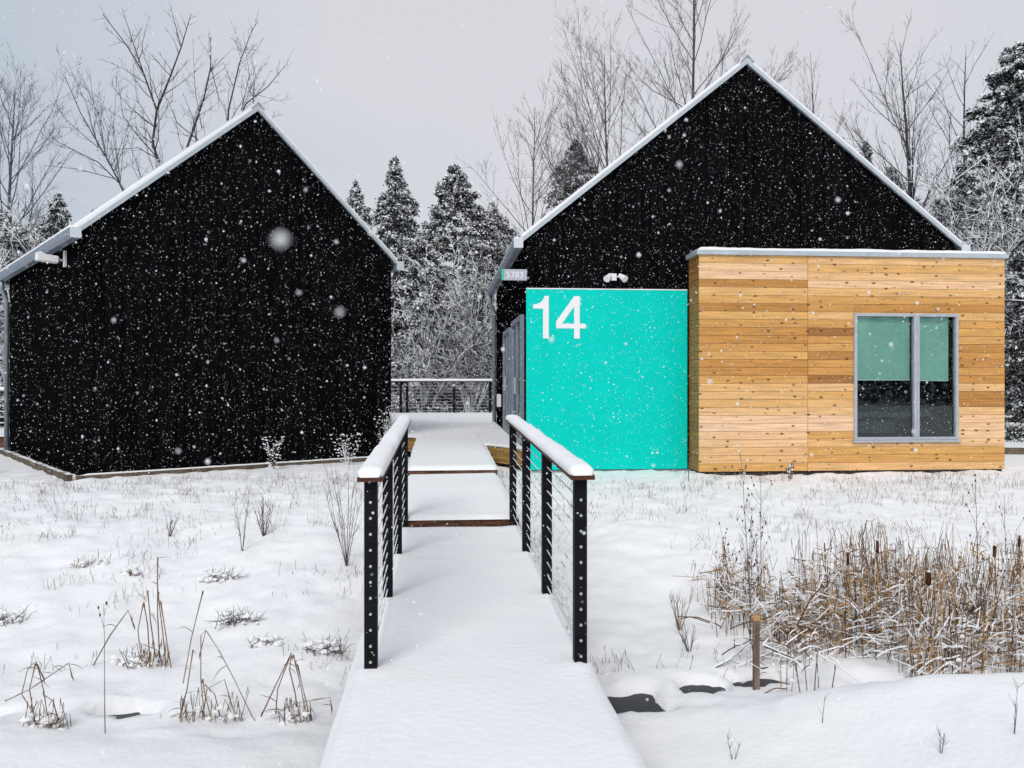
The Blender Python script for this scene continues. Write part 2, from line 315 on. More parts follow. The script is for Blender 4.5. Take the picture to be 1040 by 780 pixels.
def gabled(root, w, ln, eave, peak, gz0):
    """local x along the gable front, y into the depth"""
    mb = MB(); z0 = gz0 - .35; n = int(round(w/.14)); bw = w/n      # gable front of tall vertical boards, narrow gaps between
    top = lambda x: eave + (peak-eave) * (1 - abs(x-w/2)/(w/2))
    mb.prism([(0,z0),(w,z0),(w,eave),(w/2,peak),(0,eave)], 'y', .02, ln)
    mb.build('wall', BLACK, root)
    mb = MB()
    for i in range(n):
        a, b = i*bw+.004, (i+1)*bw-.004
        if a < w/2 < b: pl = [(a,gz0),(b,gz0),(b,top(b)-.03),(w/2,peak-.03),(a,top(a)-.03)]
        else: pl = [(a,gz0),(b,gz0),(b,top(b)-.03),(a,top(a)-.03)]
        mb.prism(pl, 'y', -.002 - (i*37 % 5)*.0008, .019)
    mb.build('board_siding', BLACK, root)
    sl = (peak-eave)/(w/2); th = .09; ovf = .09; ov = .10
    def slab(mb, side, o0, o1, y0, y1):    # roof slope between heights o0,o1 above the wall line
        xa, xb = (-ov, w/2) if side < 0 else (w+ov, w/2)
        za = eave - ov*sl
        mb.prism([(xa, za+o0), (xb, peak+o0), (xb, peak+o1), (xa, za+o1)], 'y', y0, y1)
    for side in (-1, 1):
        mb = MB(); slab(mb, side, .003, .055, -ovf+.04, ln+ovf); rf = mb.build('roof', METAL, root)
        mb = MB(); slab(mb, side, .057, .108, -ovf+.03, ln+ovf-.02); sn = mb.build('roof_snow', SNOW, rf)
        mb = MB(); slab(mb, side, -.035, .030, -ovf-.01, -ovf+.035); mb.build('rake_trim', TRIM, rf)
        mb = MB(); slab(mb, side, .033, .056, -ovf-.004, -ovf+.037); mb.build('drip_edge', GUTTER, rf)
        gx0, gx1 = (-ov-.13, -ov+.02) if side < 0 else (w+ov-.02, w+ov+.13); ze = eave-ov*sl
        mb = MB(); mb.prism([(gx0+.03,ze-.12),(gx1,ze-.12),(gx1,ze+.04),(gx0,ze+.04),(gx0,ze-.06)] if side < 0 else [(gx0,ze-.12),(gx1-.03,ze-.12),(gx1,ze-.06),(gx1,ze+.04),(gx0,ze+.04)], 'y', -ovf+.002, ln+ovf)
        g = mb.build('gutter', METAL, root)
        MB().box(gx0-.005, gx1+.003, -ovf-.022, -ovf-.001, ze-.125, ze+.035).build('end_cap', GUTTER, g)
        m2 = MB(); snow_strip(m2, ((gx0+gx1)/2, -ovf+.01, ze+.04), ((gx0+gx1)/2, ln+ovf, ze+.04), .13, .07, 30, 6, 2); m2.build('gutter_snow', SNOW, g, smooth=True)
        xw = -.06 if side < 0 else w+.06; gc = (gx0+gx1)/2
        mb = MB(); mb.tube([(gc, ln-.05, ze-.1), (gc, ln-.05, ze-.3), (xw, ln-.05, ze-.55), (xw, ln-.05, gz0-.2)], .05, 8); mb.build('downspout', METAL, root, smooth=True)
    mb = MB(); mb.prism([(w/2-.12, peak-.005),(w/2, peak+.14),(w/2+.12, peak-.005),(w/2,peak+.115)], 'y', -ovf-.03, ln+ovf); mb.build('ridge_cap', GUTTER, root)

# ---- left building
A = Vector((-5.60, 13.78, 0)); angL = math.atan2(3.21, 4.69)
WL, LL = 5.60, 7.1
left = thing('gabled_building', 'windowless black gabled building on the left, plain front angled toward the footbridge', 'building', A, angL)
gabled(left, WL, LL, 4.0, 6.42, .05)
mb = MB(); mb.box(-.16, WL+.02, -.19, -.12, -.25, .07); mb.box(-.3, -.22, -.19, LL+.1, -.25, .10)
mb.build('base_timber', TIMBER, left)
mb = MB(); snow_strip(mb, (-.1, -.155, .071), (WL, -.155, .071), .075, .022, 50, 5, 5); mb.build('timber_snow', SNOW, left, smooth=True)

# ---- right building
BX, BY, WR, LR = 1.47, 14.13, 7.62, 7.75
right = thing('gabled_house', 'larger black gabled house on the right with a flat-roofed cedar bay', 'house', (BX, BY, 0))
gabled(right, WR, LR, 4.0, 7.06, .05)
MB().box(.0, 2.9, -.035, -.008, -.3, .035).build('foundation', CONC, right)
# cedar bay: local coordinates of the house
x0, x1, yf, H0, H1 = 2.80, 8.14, -.60, .045, 3.64
wx0, wx1, wz0, wz1 = 6.93-BX, 8.77-BX, .555, 2.69
mb = MB(); rect_with_hole(mb, x0+.03, x1-.03, -.3, H1+.03, wx0, wx1, wz0, wz1, yf+.03, yf+.16)
mb.box(x0+.03, x0+.15, yf+.16, -.008, -.3, H1+.03); mb.box(x1-.15, x1-.03, yf+.16, 2.4, -.3, H1+.03); mb.box(WR+.01, x1-.16, 2.3, 2.4, -.3, H1+.03)
mb.build('bay_wall', mat('bay_core', (.03, .028, .026), .9, .1), right)
def board_mesh(boxes, name, parent):
    mb = MB(); vals = []
    for b, v in boxes: mb.box(*b); vals += [v] * 6
    o = mb.build(name, CEDAR, parent)
    a = o.data.attributes.new('board', 'FLOAT', 'FACE'); a.data.foreach_set('value', vals); return o
drift = .6; rb = random.Random(5); bh = .1332; rows = int(round((H1-H0)/bh)); boxes = []; side_b = []; side_c = []; jx = 6.13-BX
for k in range(rows):
    z0, z1 = H0 + k*bh + .003, H0 + (k+1)*bh - .002
    def val():
        global drift
        drift = min(.92, max(.2, drift + rb.gauss(0, .13))); return min(1, max(0, drift + rb.gauss(0, .05)))
    vl, vr, vr2 = val(), min(1, max(0, val() - .22 + rb.gauss(0, .15))) if rb.random() < .6 else val(), val()
    if k in (8, 9): vr2 = .1
    if k == rows-4: vl = .12
    dy = rb.uniform(0, .003); segs = [(x0, jx-.004, vl)]
    cz = z1 > wz0-.03 and z0 < wz1+.03
    if cz: segs += [(jx+.004, wx0-.002, vr), (wx1+.002, x1, vr2)]
    else: segs += [(jx+.004, x1, vr)]
    for a, b, v in segs: boxes.append(((a, b, yf-dy, yf+.028, z0, z1), v))
    if cz and z0 < wz0-.012: boxes.append(((wx0-.002, wx1+.002, yf-dy, yf+.028, z0, min(z1, wz0-.002)), vr2))
    if cz and z1 > wz1+.012: boxes.append(((wx0-.002, wx1+.002, yf-dy, yf+.028, max(z0, wz1+.002), z1), vr2))
    side_b.append(((x0+.004, x0+.028, yf+.030, -.010, z0, z1), rb.uniform(0, .05)))  # recessed left side of the bay: its shade is put into darker board colours
    side_c.append(((x1-.028, x1-.004, yf+.030, 2.4, z0, z1), val()))
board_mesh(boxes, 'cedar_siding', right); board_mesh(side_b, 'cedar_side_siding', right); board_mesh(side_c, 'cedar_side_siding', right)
MB().box(x0+.06, x1-.05, yf+.035, yf+.05, -.3, H0).build('bay_plinth', POST, right)
mb = MB(); mb.prism([(x0-.05, yf-.05), (x1+.04, yf-.05), (x1+.04, 2.45), (WR+.02, 2.45), (WR+.02, -.01), (x0-.05, -.01)], 'z', H1+.002, H1+.075)
br = mb.build('bay_roof', TRIM, right)
mb = MB(); snow_strip(mb, (x0-.03, yf+.02, H1+.077), (x1+.03, yf+.02, H1+.077), .13, .05, 90, 6, 9, wob=.3); mb.box(x0, x1, yf+.02, -.1, H1+.076, H1+.11); mb.build('roof_snow', SNOW, br, smooth=False)
# window
win = thing('tmp', 'x', 'x'); bpy.data.objects.remove(win)
mb = MB(); f = .05; fy0, fy1 = yf-.03, yf+.06; mx_ = 8.03-BX
mb.box(wx0, wx0+f, fy0, fy1, wz0, wz1); mb.box(wx1-f, wx1, fy0, fy1, wz0, wz1)
mb.box(wx0+f, wx1-f, fy0, fy1, wz0, wz0+f); mb.box(wx0+f, wx1-f, fy0, fy1, wz1-f, wz1)
wframe = mb.build('window', ALU, right, bevel=.004)
mb = MB(); mb.box(mx_-.055, mx_-.004, fy0-.01, fy1-.002, wz0+f, wz1-f); mb.box(mx_+.004, mx_+.045, fy0, fy1-.002, wz0+f, wz1-f); mb.build('mullion', ALU, wframe, bevel=.004)
MB().box(wx0-.03, wx1+.03, fy0-.03, fy0+.02, wz0-.035, wz0-.002).build('sill', ALU, wframe)
mb = MB(); mb.box(wx0+f, mx_-.055, yf+.02, yf+.026, wz0+f, wz1-f); mb.build('pane', GLASS, wframe)
mb = MB(); mb.box(mx_+.045, wx1-f, yf+.024, yf+.03, wz0+f, wz1-f); mb.build('pane', GLASS, wframe)
zb = 1.56
for (a, b, yy, zbot) in ((wx0+.055, mx_-.06, yf+.10, zb), (mx_+.05, wx1-.10, yf+.11, zb-.01)):
    bl = MB().box(a, b, yy, yy+.006, zbot+.03, wz1-f); bo = bl.build('blind', BLIND, wframe)
    MB().box(a, b, yy-.008, yy+.012, zbot, zbot+.028).build('blind_bar', mat('blind_bar', (.9, .95, .93), .6), wframe)
mb = MB(); mb.box(wx0-.25, wx1+.22, yf+.165, -.05, wz0-.05, wz0); mb.box(wx0-.25, wx1+.22, -.14, -.05, wz0, wz1+.1); mb.build('interior', DARKIN, wframe)
mb = MB(); mb.box(wx0+.1, wx1-.3, -.32, -.15, wz0+.38, wz0+.46); mb.box(wx0+.2, wx0+.9, -.3, -.16, wz0+.1, wz0+.3); mb.build('interior_furniture', mat('grey_shelf', (.06, .055, .08), .8), wframe)
# glazed doors on the side wall facing the deck (local x = 0)
def side_door(y0, y1, zt, zb):
    mb = MB(); f = .09
    mb.box(-.07, -.005, y0, y0+f, zb, zt); mb.box(-.07, -.005, y1-f, y1, zb, zt); mb.box(-.07, -.005, y0+f, y1-f, zt-f, zt); mb.box(-.07, -.005, y0+f, y1-f, zb, zb+f)
    ym = (y0+y1)/2; mb.box(-.06, -.005, ym-.05, ym+.05, zb+f, zt-f); d = mb.build('glazed_door', METAL, right)
    MB().box(-.03, -.02, y0+f, ym-.05, zb+f, zt-f).build('pane', glass('door_glass', (.1, .1, .12), .1), d)
    MB().box(-.03, -.02, ym+.05, y1-f, zb+f, zt-f).build('pane', bpy.data.materials['door_glass'], d)
    MB().box(-.11, -.07, ym-.09, ym-.06, zb+.9, zb+1.2).build('handle', BOLT, d)
side_door(.45, 2.35, 2.72, .42); side_door(2.95, 4.6, 2.66, .46)
MB().box(-.10, -.005, 6.0, 6.16, .95, 1.25).build('outlet_box', WHITE, right)

# teal panel with its number
panel = thing('number_panel', 'large bright teal square panel with a white 14 in its corner', 'sign', (1.452, BY-.012, 0))
MB().box(0, 2.78, -.05, -.006, .045, 3.105).build('panel', TEAL, panel, bevel=.003)
MB().box(.0, 2.78, -.052, -.004, 3.107, 3.125).build('top_edge', WHITE, panel)
kx = .01665
def pc(p): return ((p[0]-534)*kx, 3.115 - (p[1]-294)*.0168)
mb = MB(); mb.prism([pc(p) for p in [(552.6,301.4),(556.9,301.4),(556.9,344.2),(551.1,344.2),(551.1,314.2),(540.9,314.2),(540.9,310.2),(544.8,309.6),(548.2,308.2),(550.6,305.8),(551.9,303.4)]], 'y', -.056, -.0505); mb.build('numeral_one', WHITE, panel)
mb = MB()
for poly in ([(583,301.4),(588.7,301.4),(588.7,344.2),(583,344.2)], [(564.5,329.2),(583,329.2),(583,334),(564.5,334)], [(588.7,329.2),(595,329.2),(595,334),(588.7,334)], [(583,301.4),(583,311.8),(570.6,329.2),(564.5,329.2),(564.5,327)]):
    mb.prism([pc(p) for p in poly], 'y', -.056, -.0505)
mb.build('numeral_four', WHITE, panel)
# small blade sign
sg = thing('house_number_sign', 'small pale blade sign reading 5783 at the house corner above the teal panel', 'sign', (1.03, BY-.06, 3.25))
MB().box(.045, .43, -.012, .012, 0, .185).build('plate', mat('sign_plate', (.42, .44, .5), .5), sg)
MB().box(0, .043, -.012, .012, 0, .185).build('green_band', mat('sign_green', (.05, .5, .33), .5), sg)
MB().box(.43, .47, .0, .06, .03, .06).build('bracket', METAL, sg)
fc = bpy.data.curves.new('lettering', 'FONT'); fc.body = '5783'; fc.size = .15; fc.extrude = .003
fo = bpy.data.objects.new('lettering_tmp', fc); C.objects.link(fo); bpy.context.view_layer.update()
me = bpy.data.meshes.new_from_object(fo.evaluated_get(bpy.context.evaluated_depsgraph_get())); bpy.data.objects.remove(fo)
me.materials.clear(); me.materials.append(WHITE); o = bpy.data.objects.new('lettering', me); C.objects.link(o); o.parent = sg; o.location = (.075, -.016, .04); o.rotation_euler = (R(90), 0, 0)
# floodlights
def flood(root, sx=1):
    MB().box(-.05, .05, -.02, .0, -.06, .06).build('base_plate', WHITE, root, bevel=.004)
    for s in (-1, 1):
        m = MB(); m.tube([(s*.03, -.02, 0), (s*.07, -.08, 0), (s*.10, -.11, -.01)], .012, 6); m.build('arm', WHITE, root)
        m = MB(); m.tube([(s*.08, -.10, .02), (s*.13, -.16, -.03), (s*.16, -.20, -.06)], [.035, .05, .06], 10); m.build('lamp_head', WHITE, root, smooth=False)
f1 = thing('floodlight', 'white twin-head floodlight on the black gable above the teal panel', 'floodlight', (2.96, BY, 3.33)); flood(f1)
f2 = thing('floodlight', 'white floodlight under the left eave of the windowless black building', 'floodlight', A, angL)
mb = MB(); mb.box(-.035, -.002, 1.3, 1.42, 3.5, 3.77); mb.build('base_plate', WHITE, f2)
mb = MB(); mb.tube([(-.03, 1.36, 3.6), (-.18, 1.2, 3.6)], .02, 6); mb.build('arm', WHITE, f2)
mb = MB(); mb.prism([(-.48, 3.55), (-.16, 3.53), (-.16, 3.64), (-.36, 3.66), (-.42, 3.70), (-.48, 3.68)], 'y', 1.1, 1.3); mb.build('lamp_head', WHITE, f2, bevel=.01)

# ------------------------------------------------------------------ snow blanket, bridge, steps, deck
def blanket(x0, x1, y0, y1, zf, th, seed, st=.06, rise=.05):
    nx = int((x1-x0)/st)+1; ny = int((y1-y0)/st)+1; x = np.linspace(x0, x1, nx); y = np.linspace(y0, y1, ny); X, Y = np.meshgrid(x, y)
    e = np.minimum(np.minimum(X-x0, x1-X), np.minimum(Y-y0, y1-Y)); k = np.sqrt(np.clip(1-(1-np.clip(e/.09, 0, 1))**2, 0, 1))
    Z = np.vectorize(zf)(Y) - th + th*k + (.022*vn(X*1.5, Y*1.5, seed) + .008*vn(X*5, Y*5, seed+1))*k
    if seed == 21:
        for px_ in (-.36, .745):
            for py_ in (4.43, 5.83, 7.23, 8.57): Z = Z + .03*np.exp(-((X-px_)**2+(Y-py_)**2)/.006)*k
    # ragged edge
    wob = .012*vn(X*0+seed, Y*4, seed+2); X = X + wob*(X < x0+st) - wob*(X > x1-st)
    V = np.stack([X, Y, Z], -1).reshape(-1, 3); i, j = np.meshgrid(np.arange(nx-1), np.arange(ny-1)); a = (j*nx+i).ravel()
    return V, np.stack([a, a+1, a+nx+1, a+nx], -1)
X0, X1 = -.455, .81
zdeck = lambda y: .0 + .016*max(0, y-5.0)
bridge = thing('footbridge', 'snow-covered wooden footbridge leading straight up to the deck', 'footbridge', (0, 0, 0))
mb = MB()
for k in range(int(10.0/.145)):
    y = -1.5 + k*.145; z = zdeck(y)-.055; mb.box(X0, X1, y, y+.139, z-.04, z)
mb.build('deck_boards', BROWN, bridge)
for x in (X0+.04, X1-.09): MB().box(x, x+.05, -1.5, 8.55, -.32, -.10).build('beam', BROWN, bridge)
V, Fc = blanket(X0-.055, X1+.055, -1.5, 8.56, zdeck, .125, 21); npmesh('snow_layer', V, Fc, SNOW, bridge, smooth=True)
for y in (.3, 4.5, 8.3):
    for x in (X0+.08, X1-.16): MB().box(x, x+.09, y, y+.09, -1.0, -.325).build('pile', BROWN, bridge)
z1f = lambda y: .165 + .022*(y-8.6); z2f = lambda y: .335 + .0313*(y-11.9) if y < 14.9 else .429 + .0165*(y-14.9)
for nm, y0, y1, zf, sd_, lab in (('wooden_step', 8.58, 11.90, z1f, 31, 'lower long wooden step under snow just past the handrails'), ('wooden_step', 11.86, 17.35, z2f, 41, 'upper long wooden step under snow, meeting the raised deck')):
    st_ = thing(nm, lab, 'step', (0, 0, 0)); mb = MB()
    for k in range(int((y1-y0)/.145)):
        y = y0+.03 + k*.145; z = zf(y)-.06; mb.box(X0+.02, X1-.02, y, y+.139, z-.035, z)
    mb.build('tread_boards', BROWN, st_)
    z = zf(y0)-.045; MB().box(X0-.0, X1+.0, y0-.012, y0+.022, z-.15, z).build('riser_board', BROWN, st_)
    for x in (X0+.02, X1-.07): MB().box(x, x+.05, y0+.03, y1-.03, zf(y0)-.28, zf(y0)-.10).build('stringer', BROWN, st_)
    V, Fc = blanket(X0-.02, X1+.02, y0-.03, y1, zf, .05, sd_); npmesh('snow_layer', V, Fc, SNOW, st_, smooth=True)
# railings
def railing(xc, label, outer):
    r = thing('railing', label, 'railing', (xc, 4.43, 0), 0, 'cable railings along the footbridge')
    ysP = [0, 1.40, 2.80, 4.14]; zt = lambda y: 1.0 + .026*y
    for i, y in enumerate(ysP):
        zb = zdeck(y+4.43)-.1
        p = MB().box(-.034, .034, y-.034, y+.034, zb, zt(y)).build('post', POST, r, bevel=.004)
        for k in range(11):
            m = MB(); z = zt(y) - .115 - k*.083
            for sgn in ((-1,) if i == 0 else (1,) if i == 3 else ()):
                m.tube([(0, y+sgn*.034, z), (0, y+sgn*.040, z)], .008, 8); m.blob((0, y+sgn*.041, z), .0072, .006, .0072, n=6, m=4, amp=0)
            if m.v: m.build('bolt_head', BOLT, p)
    for k in range(11):
        z = -.115 - k*.083
        for a, b in zip(ysP[:-1], ysP[1:]): pass
        m = MB(); m.tube([(0, ysP[0]+.03, zt(ysP[0])+z), (0, ysP[-1]-.03, zt(ysP[-1])+z)], .0042, 6)
        q = random.Random(k*7+int(xc*100)); cs = MB()
        m.build('cable', CABLE, r)
    a, b = -.10, 4.30
    m = MB(); m.add([(-.064,a,zt(a)),(.064,a,zt(a)),(.064,b,zt(b)),(-.064,b,zt(b)),(-.064,a,zt(a)+.024),(.064,a,zt(a)+.024),(.064,b,zt(b)+.024),(-.064,b,zt(b)+.024)], [(0,3,2,1),(4,5,6,7),(0,1,5,4),(1,2,6,5),(2,3,7,6),(3,0,4,7)])
    h = m.build('handrail', RAILWOOD, r, bevel=.003)
    m = MB(); snow_strip(m, (0, a-.008, zt(a)+.024), (0, b+.01, zt(b)+.024), .132, .052, 90, 10, int(xc*10), wob=.3); m.build('snow_cap', SNOW, h, smooth=True)
railing(-.36, 'left-hand black cable railing of the footbridge, nearer the windowless building', -1)
railing(.745, 'right-hand black cable railing of the footbridge, nearer the teal panel', 1)

# deck between the two buildings
deck = thing('wooden_deck', 'wide raised deck under smooth snow between the two black buildings', 'deck', (0, 0, 0))
zd = lambda y: .42 + .013*(y-14.5)
P = [(1.40, 14.33), (1.40, 22.0), (3.2, 22.1), (3.2, 27), (-7.0, 27), (-5.05, 22.95), (-.86, 17.12), (-.60, 17.2)]
def slopeprism(poly, o0, o1):
    n = len(poly); vs = [(x, y, zd(y)+o0) for x, y in poly] + [(x, y, zd(y)+o1) for x, y in poly]
    fs = [tuple(range(n-1, -1, -1)), tuple(range(n, 2*n))] + [(i, (i+1) % n, (i+1) % n+n, i+n) for i in range(n)]; return vs, fs
mb = MB(); mb.add(*slopeprism(P, -.33, -.05)); mb.build('fascia', DECKFACE, deck)
cx_, cy_ = 0.2, 20
P2 = [(1.43, 14.26), (1.43, 22.0), (3.25, 22.1), (3.25, 27.05), (-7.0, 27.05), (-5.05, 22.95), (-.93, 17.06), (-.62, 17.12)]
mb = MB(); mb.add(*slopeprism(P2, -.047, 0)); so = mb.build('snow_layer', SNOW, deck, bevel=.02)
for (x, y) in ((1.2, 14.9), (.2, 16.5), (-.4, 17.3), (0, 22), (-3, 26.5), (1, 26.5)): MB().box(x-.06, x+.06, y-.06, y+.06, -.4, zd(y)-.335).build('pile', BROWN, deck)
fr = thing('railing', 'far cable railing along the back edge of the deck, snow on its top rail', 'railing', (0, 26.9, 0))
zt = 1.56
for x in (-6.3, -4.9, -3.5, -2.45, -1.25, -1.05, .45, 1.6, 2.9): MB().box(x-.04, x+.04, -.04, .04, .45, zt).build('post', POST, fr)
for k in range(9):
    m = MB(); m.tube([(-6.3, 0, zt-.12-k*.1), (2.9, 0, zt-.12-k*.1)], .005, 5); m.build('cable', CABLE, fr)
h = MB().box(-6.4, 3.0, -.07, .07, zt, zt+.03).build('handrail', POST, fr)
m = MB(); snow_strip(m, (-6.4, 0, zt+.03), (3.0, 0, zt+.03), .15, .08, 80, 6, 3); m.build('snow_cap', SNOW, h, smooth=True)
# railing glimpsed past the far left corner
lr = thing('railing', 'snowy white-barred railing glimpsed behind the far left downspout', 'railing', (-10.2, 19.9, 0))
for x in (-3, -1.5, 0, 1.1): MB().box(x-.05, x+.05, -.05, .05, -.1, 1.35).build('post', POST, lr)
for k in range(7): m = MB(); m.box(-3, 1.1, -.012, .012, .35+k*.13, .375+k*.13); m.build('bar', GUTTER, lr)
m = MB(); snow_strip(m, (-3.1, 0, 1.35), (1.2, 0, 1.35), .14, .09, 40, 6, 3); m.build('snow_cap', SNOW, lr, smooth=True)
MB().box(-3, 1.1, .06, .12, .05, .3).build('board', BROWN, lr)
# low wall and timber past the right end of the cedar bay
wl = thing('retaining_wall', 'low grey concrete wall capped with snow beyond the cedar bay', 'wall', (13.2, 21.5, 0), R(-4))
MB().box(-1.5, 14, 0, .25, -.3, .36).build('wall', CONC, wl)
m = MB(); snow_strip(m, (-1.5, .12, .361), (14, .12, .361), .3, .10, 60, 6, 4, wob=.3); m.build('snow_cap', SNOW, wl, smooth=True)
lg = tag(MB().build('timber_edging', TIMBER) if False else (lambda m: (m.box(-.6, 1.1, -.07, .07, -.1, .13), m.build('timber_edging', TIMBER))[1])(MB()), 'dark timber edging lying in the snow in front of the low concrete wall', 'timber')
lg.location = (11.55, 17.0, .02); lg.rotation_euler = (0, 0, R(-14))

# ------------------------------------------------------------------ trees
def wander(p, d, ln, n, rg, up=.0, jit=.25):
    pts = [p.copy()]; q = p.copy(); dd = d.normalized()
    for i in range(n):
        dd = (dd + Vector((rg.uniform(-jit, jit), rg.uniform(-jit, jit), rg.uniform(-jit, jit) + up))).normalized()
        q = q + dd * (ln/n); pts.append(q.copy())
    return pts
def side_dir(d, ang, rg, flat=1.0):
    a = d.orthogonal().normalized(); b = d.cross(a); t = rg.uniform(0, 2*math.pi)
    s = a*math.cos(t) + b*math.sin(t); return (d*math.cos(ang) + s*math.sin(ang)).normalized()
def twigs(mb, pts, r, depth, rg, P):
    n = len(pts)-1; Ln = sum((pts[i+1]-pts[i]).length for i in range(n))
    rr = [r*(1-.75*i/n) for i in range(n+1)]
    mb.tube(pts, rr, 5 if r > .03 else 3, cap=False)
    if depth <= 0: return
    k = max(2, int(P['den'][depth-1] * Ln))
    for i in range(k):
        t = rg.uniform(P.get('t0', .2), .98); f = t*n; j = min(int(f), n-1); p = pts[j].lerp(pts[j+1], f-j); d = (pts[j+1]-pts[j]).normalized()
        nd = side_dir(d, R(rg.uniform(*P['ang'])), rg); ln = Ln*(1-t*.55)*rg.uniform(*P['len'])
        if ln < .10: continue
        nd = (nd + Vector((0,0,P['up']))).normalized()
        twigs(mb, wander(p, nd, ln, 4 if depth > 1 else 3, rg, P['up']*.35, P['jit']), max(P['rmin'], r*(1-.7*t)*.5), depth-1, rg, P)
PA = dict(den=[4.2, 3.2, 2.2], ang=(22, 50), len=(.28, .58), up=.17, jit=.14, rmin=.0058)
def bare_tree(name, label, px, top, z, width_px, seed, r=.13, P=PA, limbs=16, lean=0, group=None, barkm=None, low=.25, multi=1, limb_ang=(25, 48), cat='bare tree'):
    rg = random.Random(seed); base = at(px, 390, z); base.z = gz(base.x, base.y) - .1 if base.y < 60 else -.1
    H = at(px, top, z).z - base.z; Wd = width_px/F*z
    t = thing(name, label, cat, base, 0, group); barkm = barkm or BARKG
    tm = MB(); cm = MB(); R0 = Vector((0, 0, 0))
    for s in range(multi):
        dd = Vector((lean + (rg.uniform(-.22, .22) if multi > 1 else 0), rg.uniform(-.05, .05), 1))
        hh = H * (1 if s == 0 else rg.uniform(.75, .95))
        trunk = wander(R0, dd, hh, 9, rg, .06, .025); n = 9
        rr = [r*(1-.93*i/n)+.004 for i in range(n+1)]; tm.tube(trunk, rr, 7)
        for i in range(limbs // multi):
            u = low + (.96-low) * (i+rg.random())/(limbs//multi); f = u*n; j = min(int(f), n-1); p = trunk[j].lerp(trunk[j+1], f-j)
            az_ = rg.uniform(0, 2*math.pi); an = R(rg.uniform(*limb_ang)); d = Vector((math.cos(az_)*math.sin(an), math.sin(az_)*math.sin(an), math.cos(an)))
            sh = (1 - ((u-.45)/.62)**2) if u > .45 else .75 + .25*(u-low)/(.45-low+.01)
            ln = max(.35, Wd*.98/math.sin(an)*.85*sh*rg.uniform(.7, 1.1)); ln = min(ln, (H*1.03 - p.z)/max(.3, d.z)*1.1 + .3)
            twigs(cm, wander(p, d, ln, 6, rg, P['up']*.35, .11), r*(1-u)*.32+.011, 3, rg, P)
    tm.build('trunk', barkm, t, smooth=True); cm.build('crown', barkm, t); return t
bg = 'bare trees behind the buildings'
bare_tree('bare_tree', 'grey bare tree at the far left edge behind the windowless building', 8, 92, 34, 100, 3, r=.14, limbs=32, limb_ang=(26, 48), group=bg)
bare_tree('bare_tree', 'slender bare tree just left of the larger roof, lowest of its row', 538, 104, 33, 95, 5, r=.09, limbs=30, group=bg, low=.2, limb_ang=(32, 58))
bare_tree('bare_tree', 'round-crowned bare tree rising behind the middle of the left slope of the larger roof', 620, 48, 36, 95, 6, r=.13, limbs=34, group=bg, limb_ang=(24, 44), low=.3)
bare_tree('bare_tree', 'tallest bare tree, cut by the top of the picture left of the larger roof peak', 700, -45, 34, 120, 8, r=.15, limbs=30, group=bg, limb_ang=(28, 48), low=.35)
bare_tree('bare_tree', 'faint thin bare tree just right of the larger roof peak', 838, 55, 42, 55, 9, r=.08, limbs=22, group=bg, limb_ang=(20, 44))
bare_tree('bare_tree', 'full-crowned dark bare tree above the right slope of the larger roof', 932, 36, 31, 105, 10, r=.14, limbs=32, limb_ang=(30, 55), group=bg, barkm=BARK)
bare_tree('bare_tree', 'narrow bare tree between the full-crowned one and the tall dark evergreen', 982, 45, 32, 75, 12, r=.11, limbs=26, group=bg, barkm=BARK, limb_ang=(24, 46))
# spreading tree behind the windowless building, its visible limbs followed one by one
rg = random.Random(77); z = 27.; base = at(165, 390, z); base.z = -.1
t = thing('bare_tree', 'spreading bare tree with crooked limbs above the windowless building roof', 'bare tree', base, 0, bg)
tm = MB(); cm = MB()
def gl(ps, r, dep=0, jz=0): 
    out = []
    for i, (x, y) in enumerate(ps):
        q = at(x, y, z + dep*(i/len(ps))) - base; out.append(q)
    return out
tm.tube(gl([(165, 390), (168, 300), (166, 215), (160, 162)], .2), [.2, .17, .13, .075], 8)
tm.tube(gl([(166, 250), (205, 190), (230, 150)], .1, 1), [.12, .09, .06], 7)
tm.tube(gl([(167, 280), (140, 220), (122, 186)], .1, -1), [.12, .09, .05], 7)
P3 = dict(den=[5.4, 4.4, 3.2], t0=.08, ang=(25, 60), len=(.22, .5), up=.12, jit=.2, rmin=.0058)
for ps, r, dep in [([(160,162),(155,145),(159,112),(146,75),(128,45),(104,14)], .062, 0), ([(159,112),(172,80),(184,48),(194,14)], .05, .8), ([(146,75),(134,40),(124,8)], .028, -.5),
        ([(184,48),(178,25),(173,6)], .025, 1), ([(122,186),(108,160),(82,115),(66,78)], .04, -1), ([(125,190),(100,165),(60,145),(44,132)], .03, -1.6), ([(118,182),(80,172),(45,168)], .022, -1.8), ([(160,160),(140,138),(125,118),(120,82)], .03, 1),
        ([(190,150),(207,100),(214,68),(214,38)], .05, 1), ([(200,150),(196,120),(186,95)], .03, 1.5), ([(230,150),(232,112),(243,65),(257,28)], .048, 1.6), ([(230,150),(250,105),(272,88),(290,66)], .04, 1.5),
        ([(257,110),(258,80),(255,52)], .025, 2), ([(214,68),(222,98),(232,120)], .02, 1.5), ([(158,160),(140,150),(118,152),(100,150)], .022, .3), ([(205,145),(180,125),(170,100)], .03, 2)]:
    twigs(cm, gl(ps, r, dep), r*.78, 3, rg, P3)
for k in range(26):      # thin upright shoots filling the wide crown
    sx_, sy_ = rg.choice([(160,160),(157,130),(122,186),(108,160),(100,150),(122,182),(200,150),(205,130),(230,150),(232,125),(245,112),(166,200),(150,200),(210,180),(190,165)]); ex = sx_ + (sx_-172)*rg.uniform(.1, .45) + rg.uniform(-26, 26); ey = sy_ - rg.uniform(50, 105)
    twigs(cm, gl([(sx_, sy_), ((sx_+ex)/2 + rg.uniform(-8, 8), (sy_+ey)/2 + rg.uniform(-5, 8)), (ex, ey)], .02, 0), .014, 3, rg, P3)
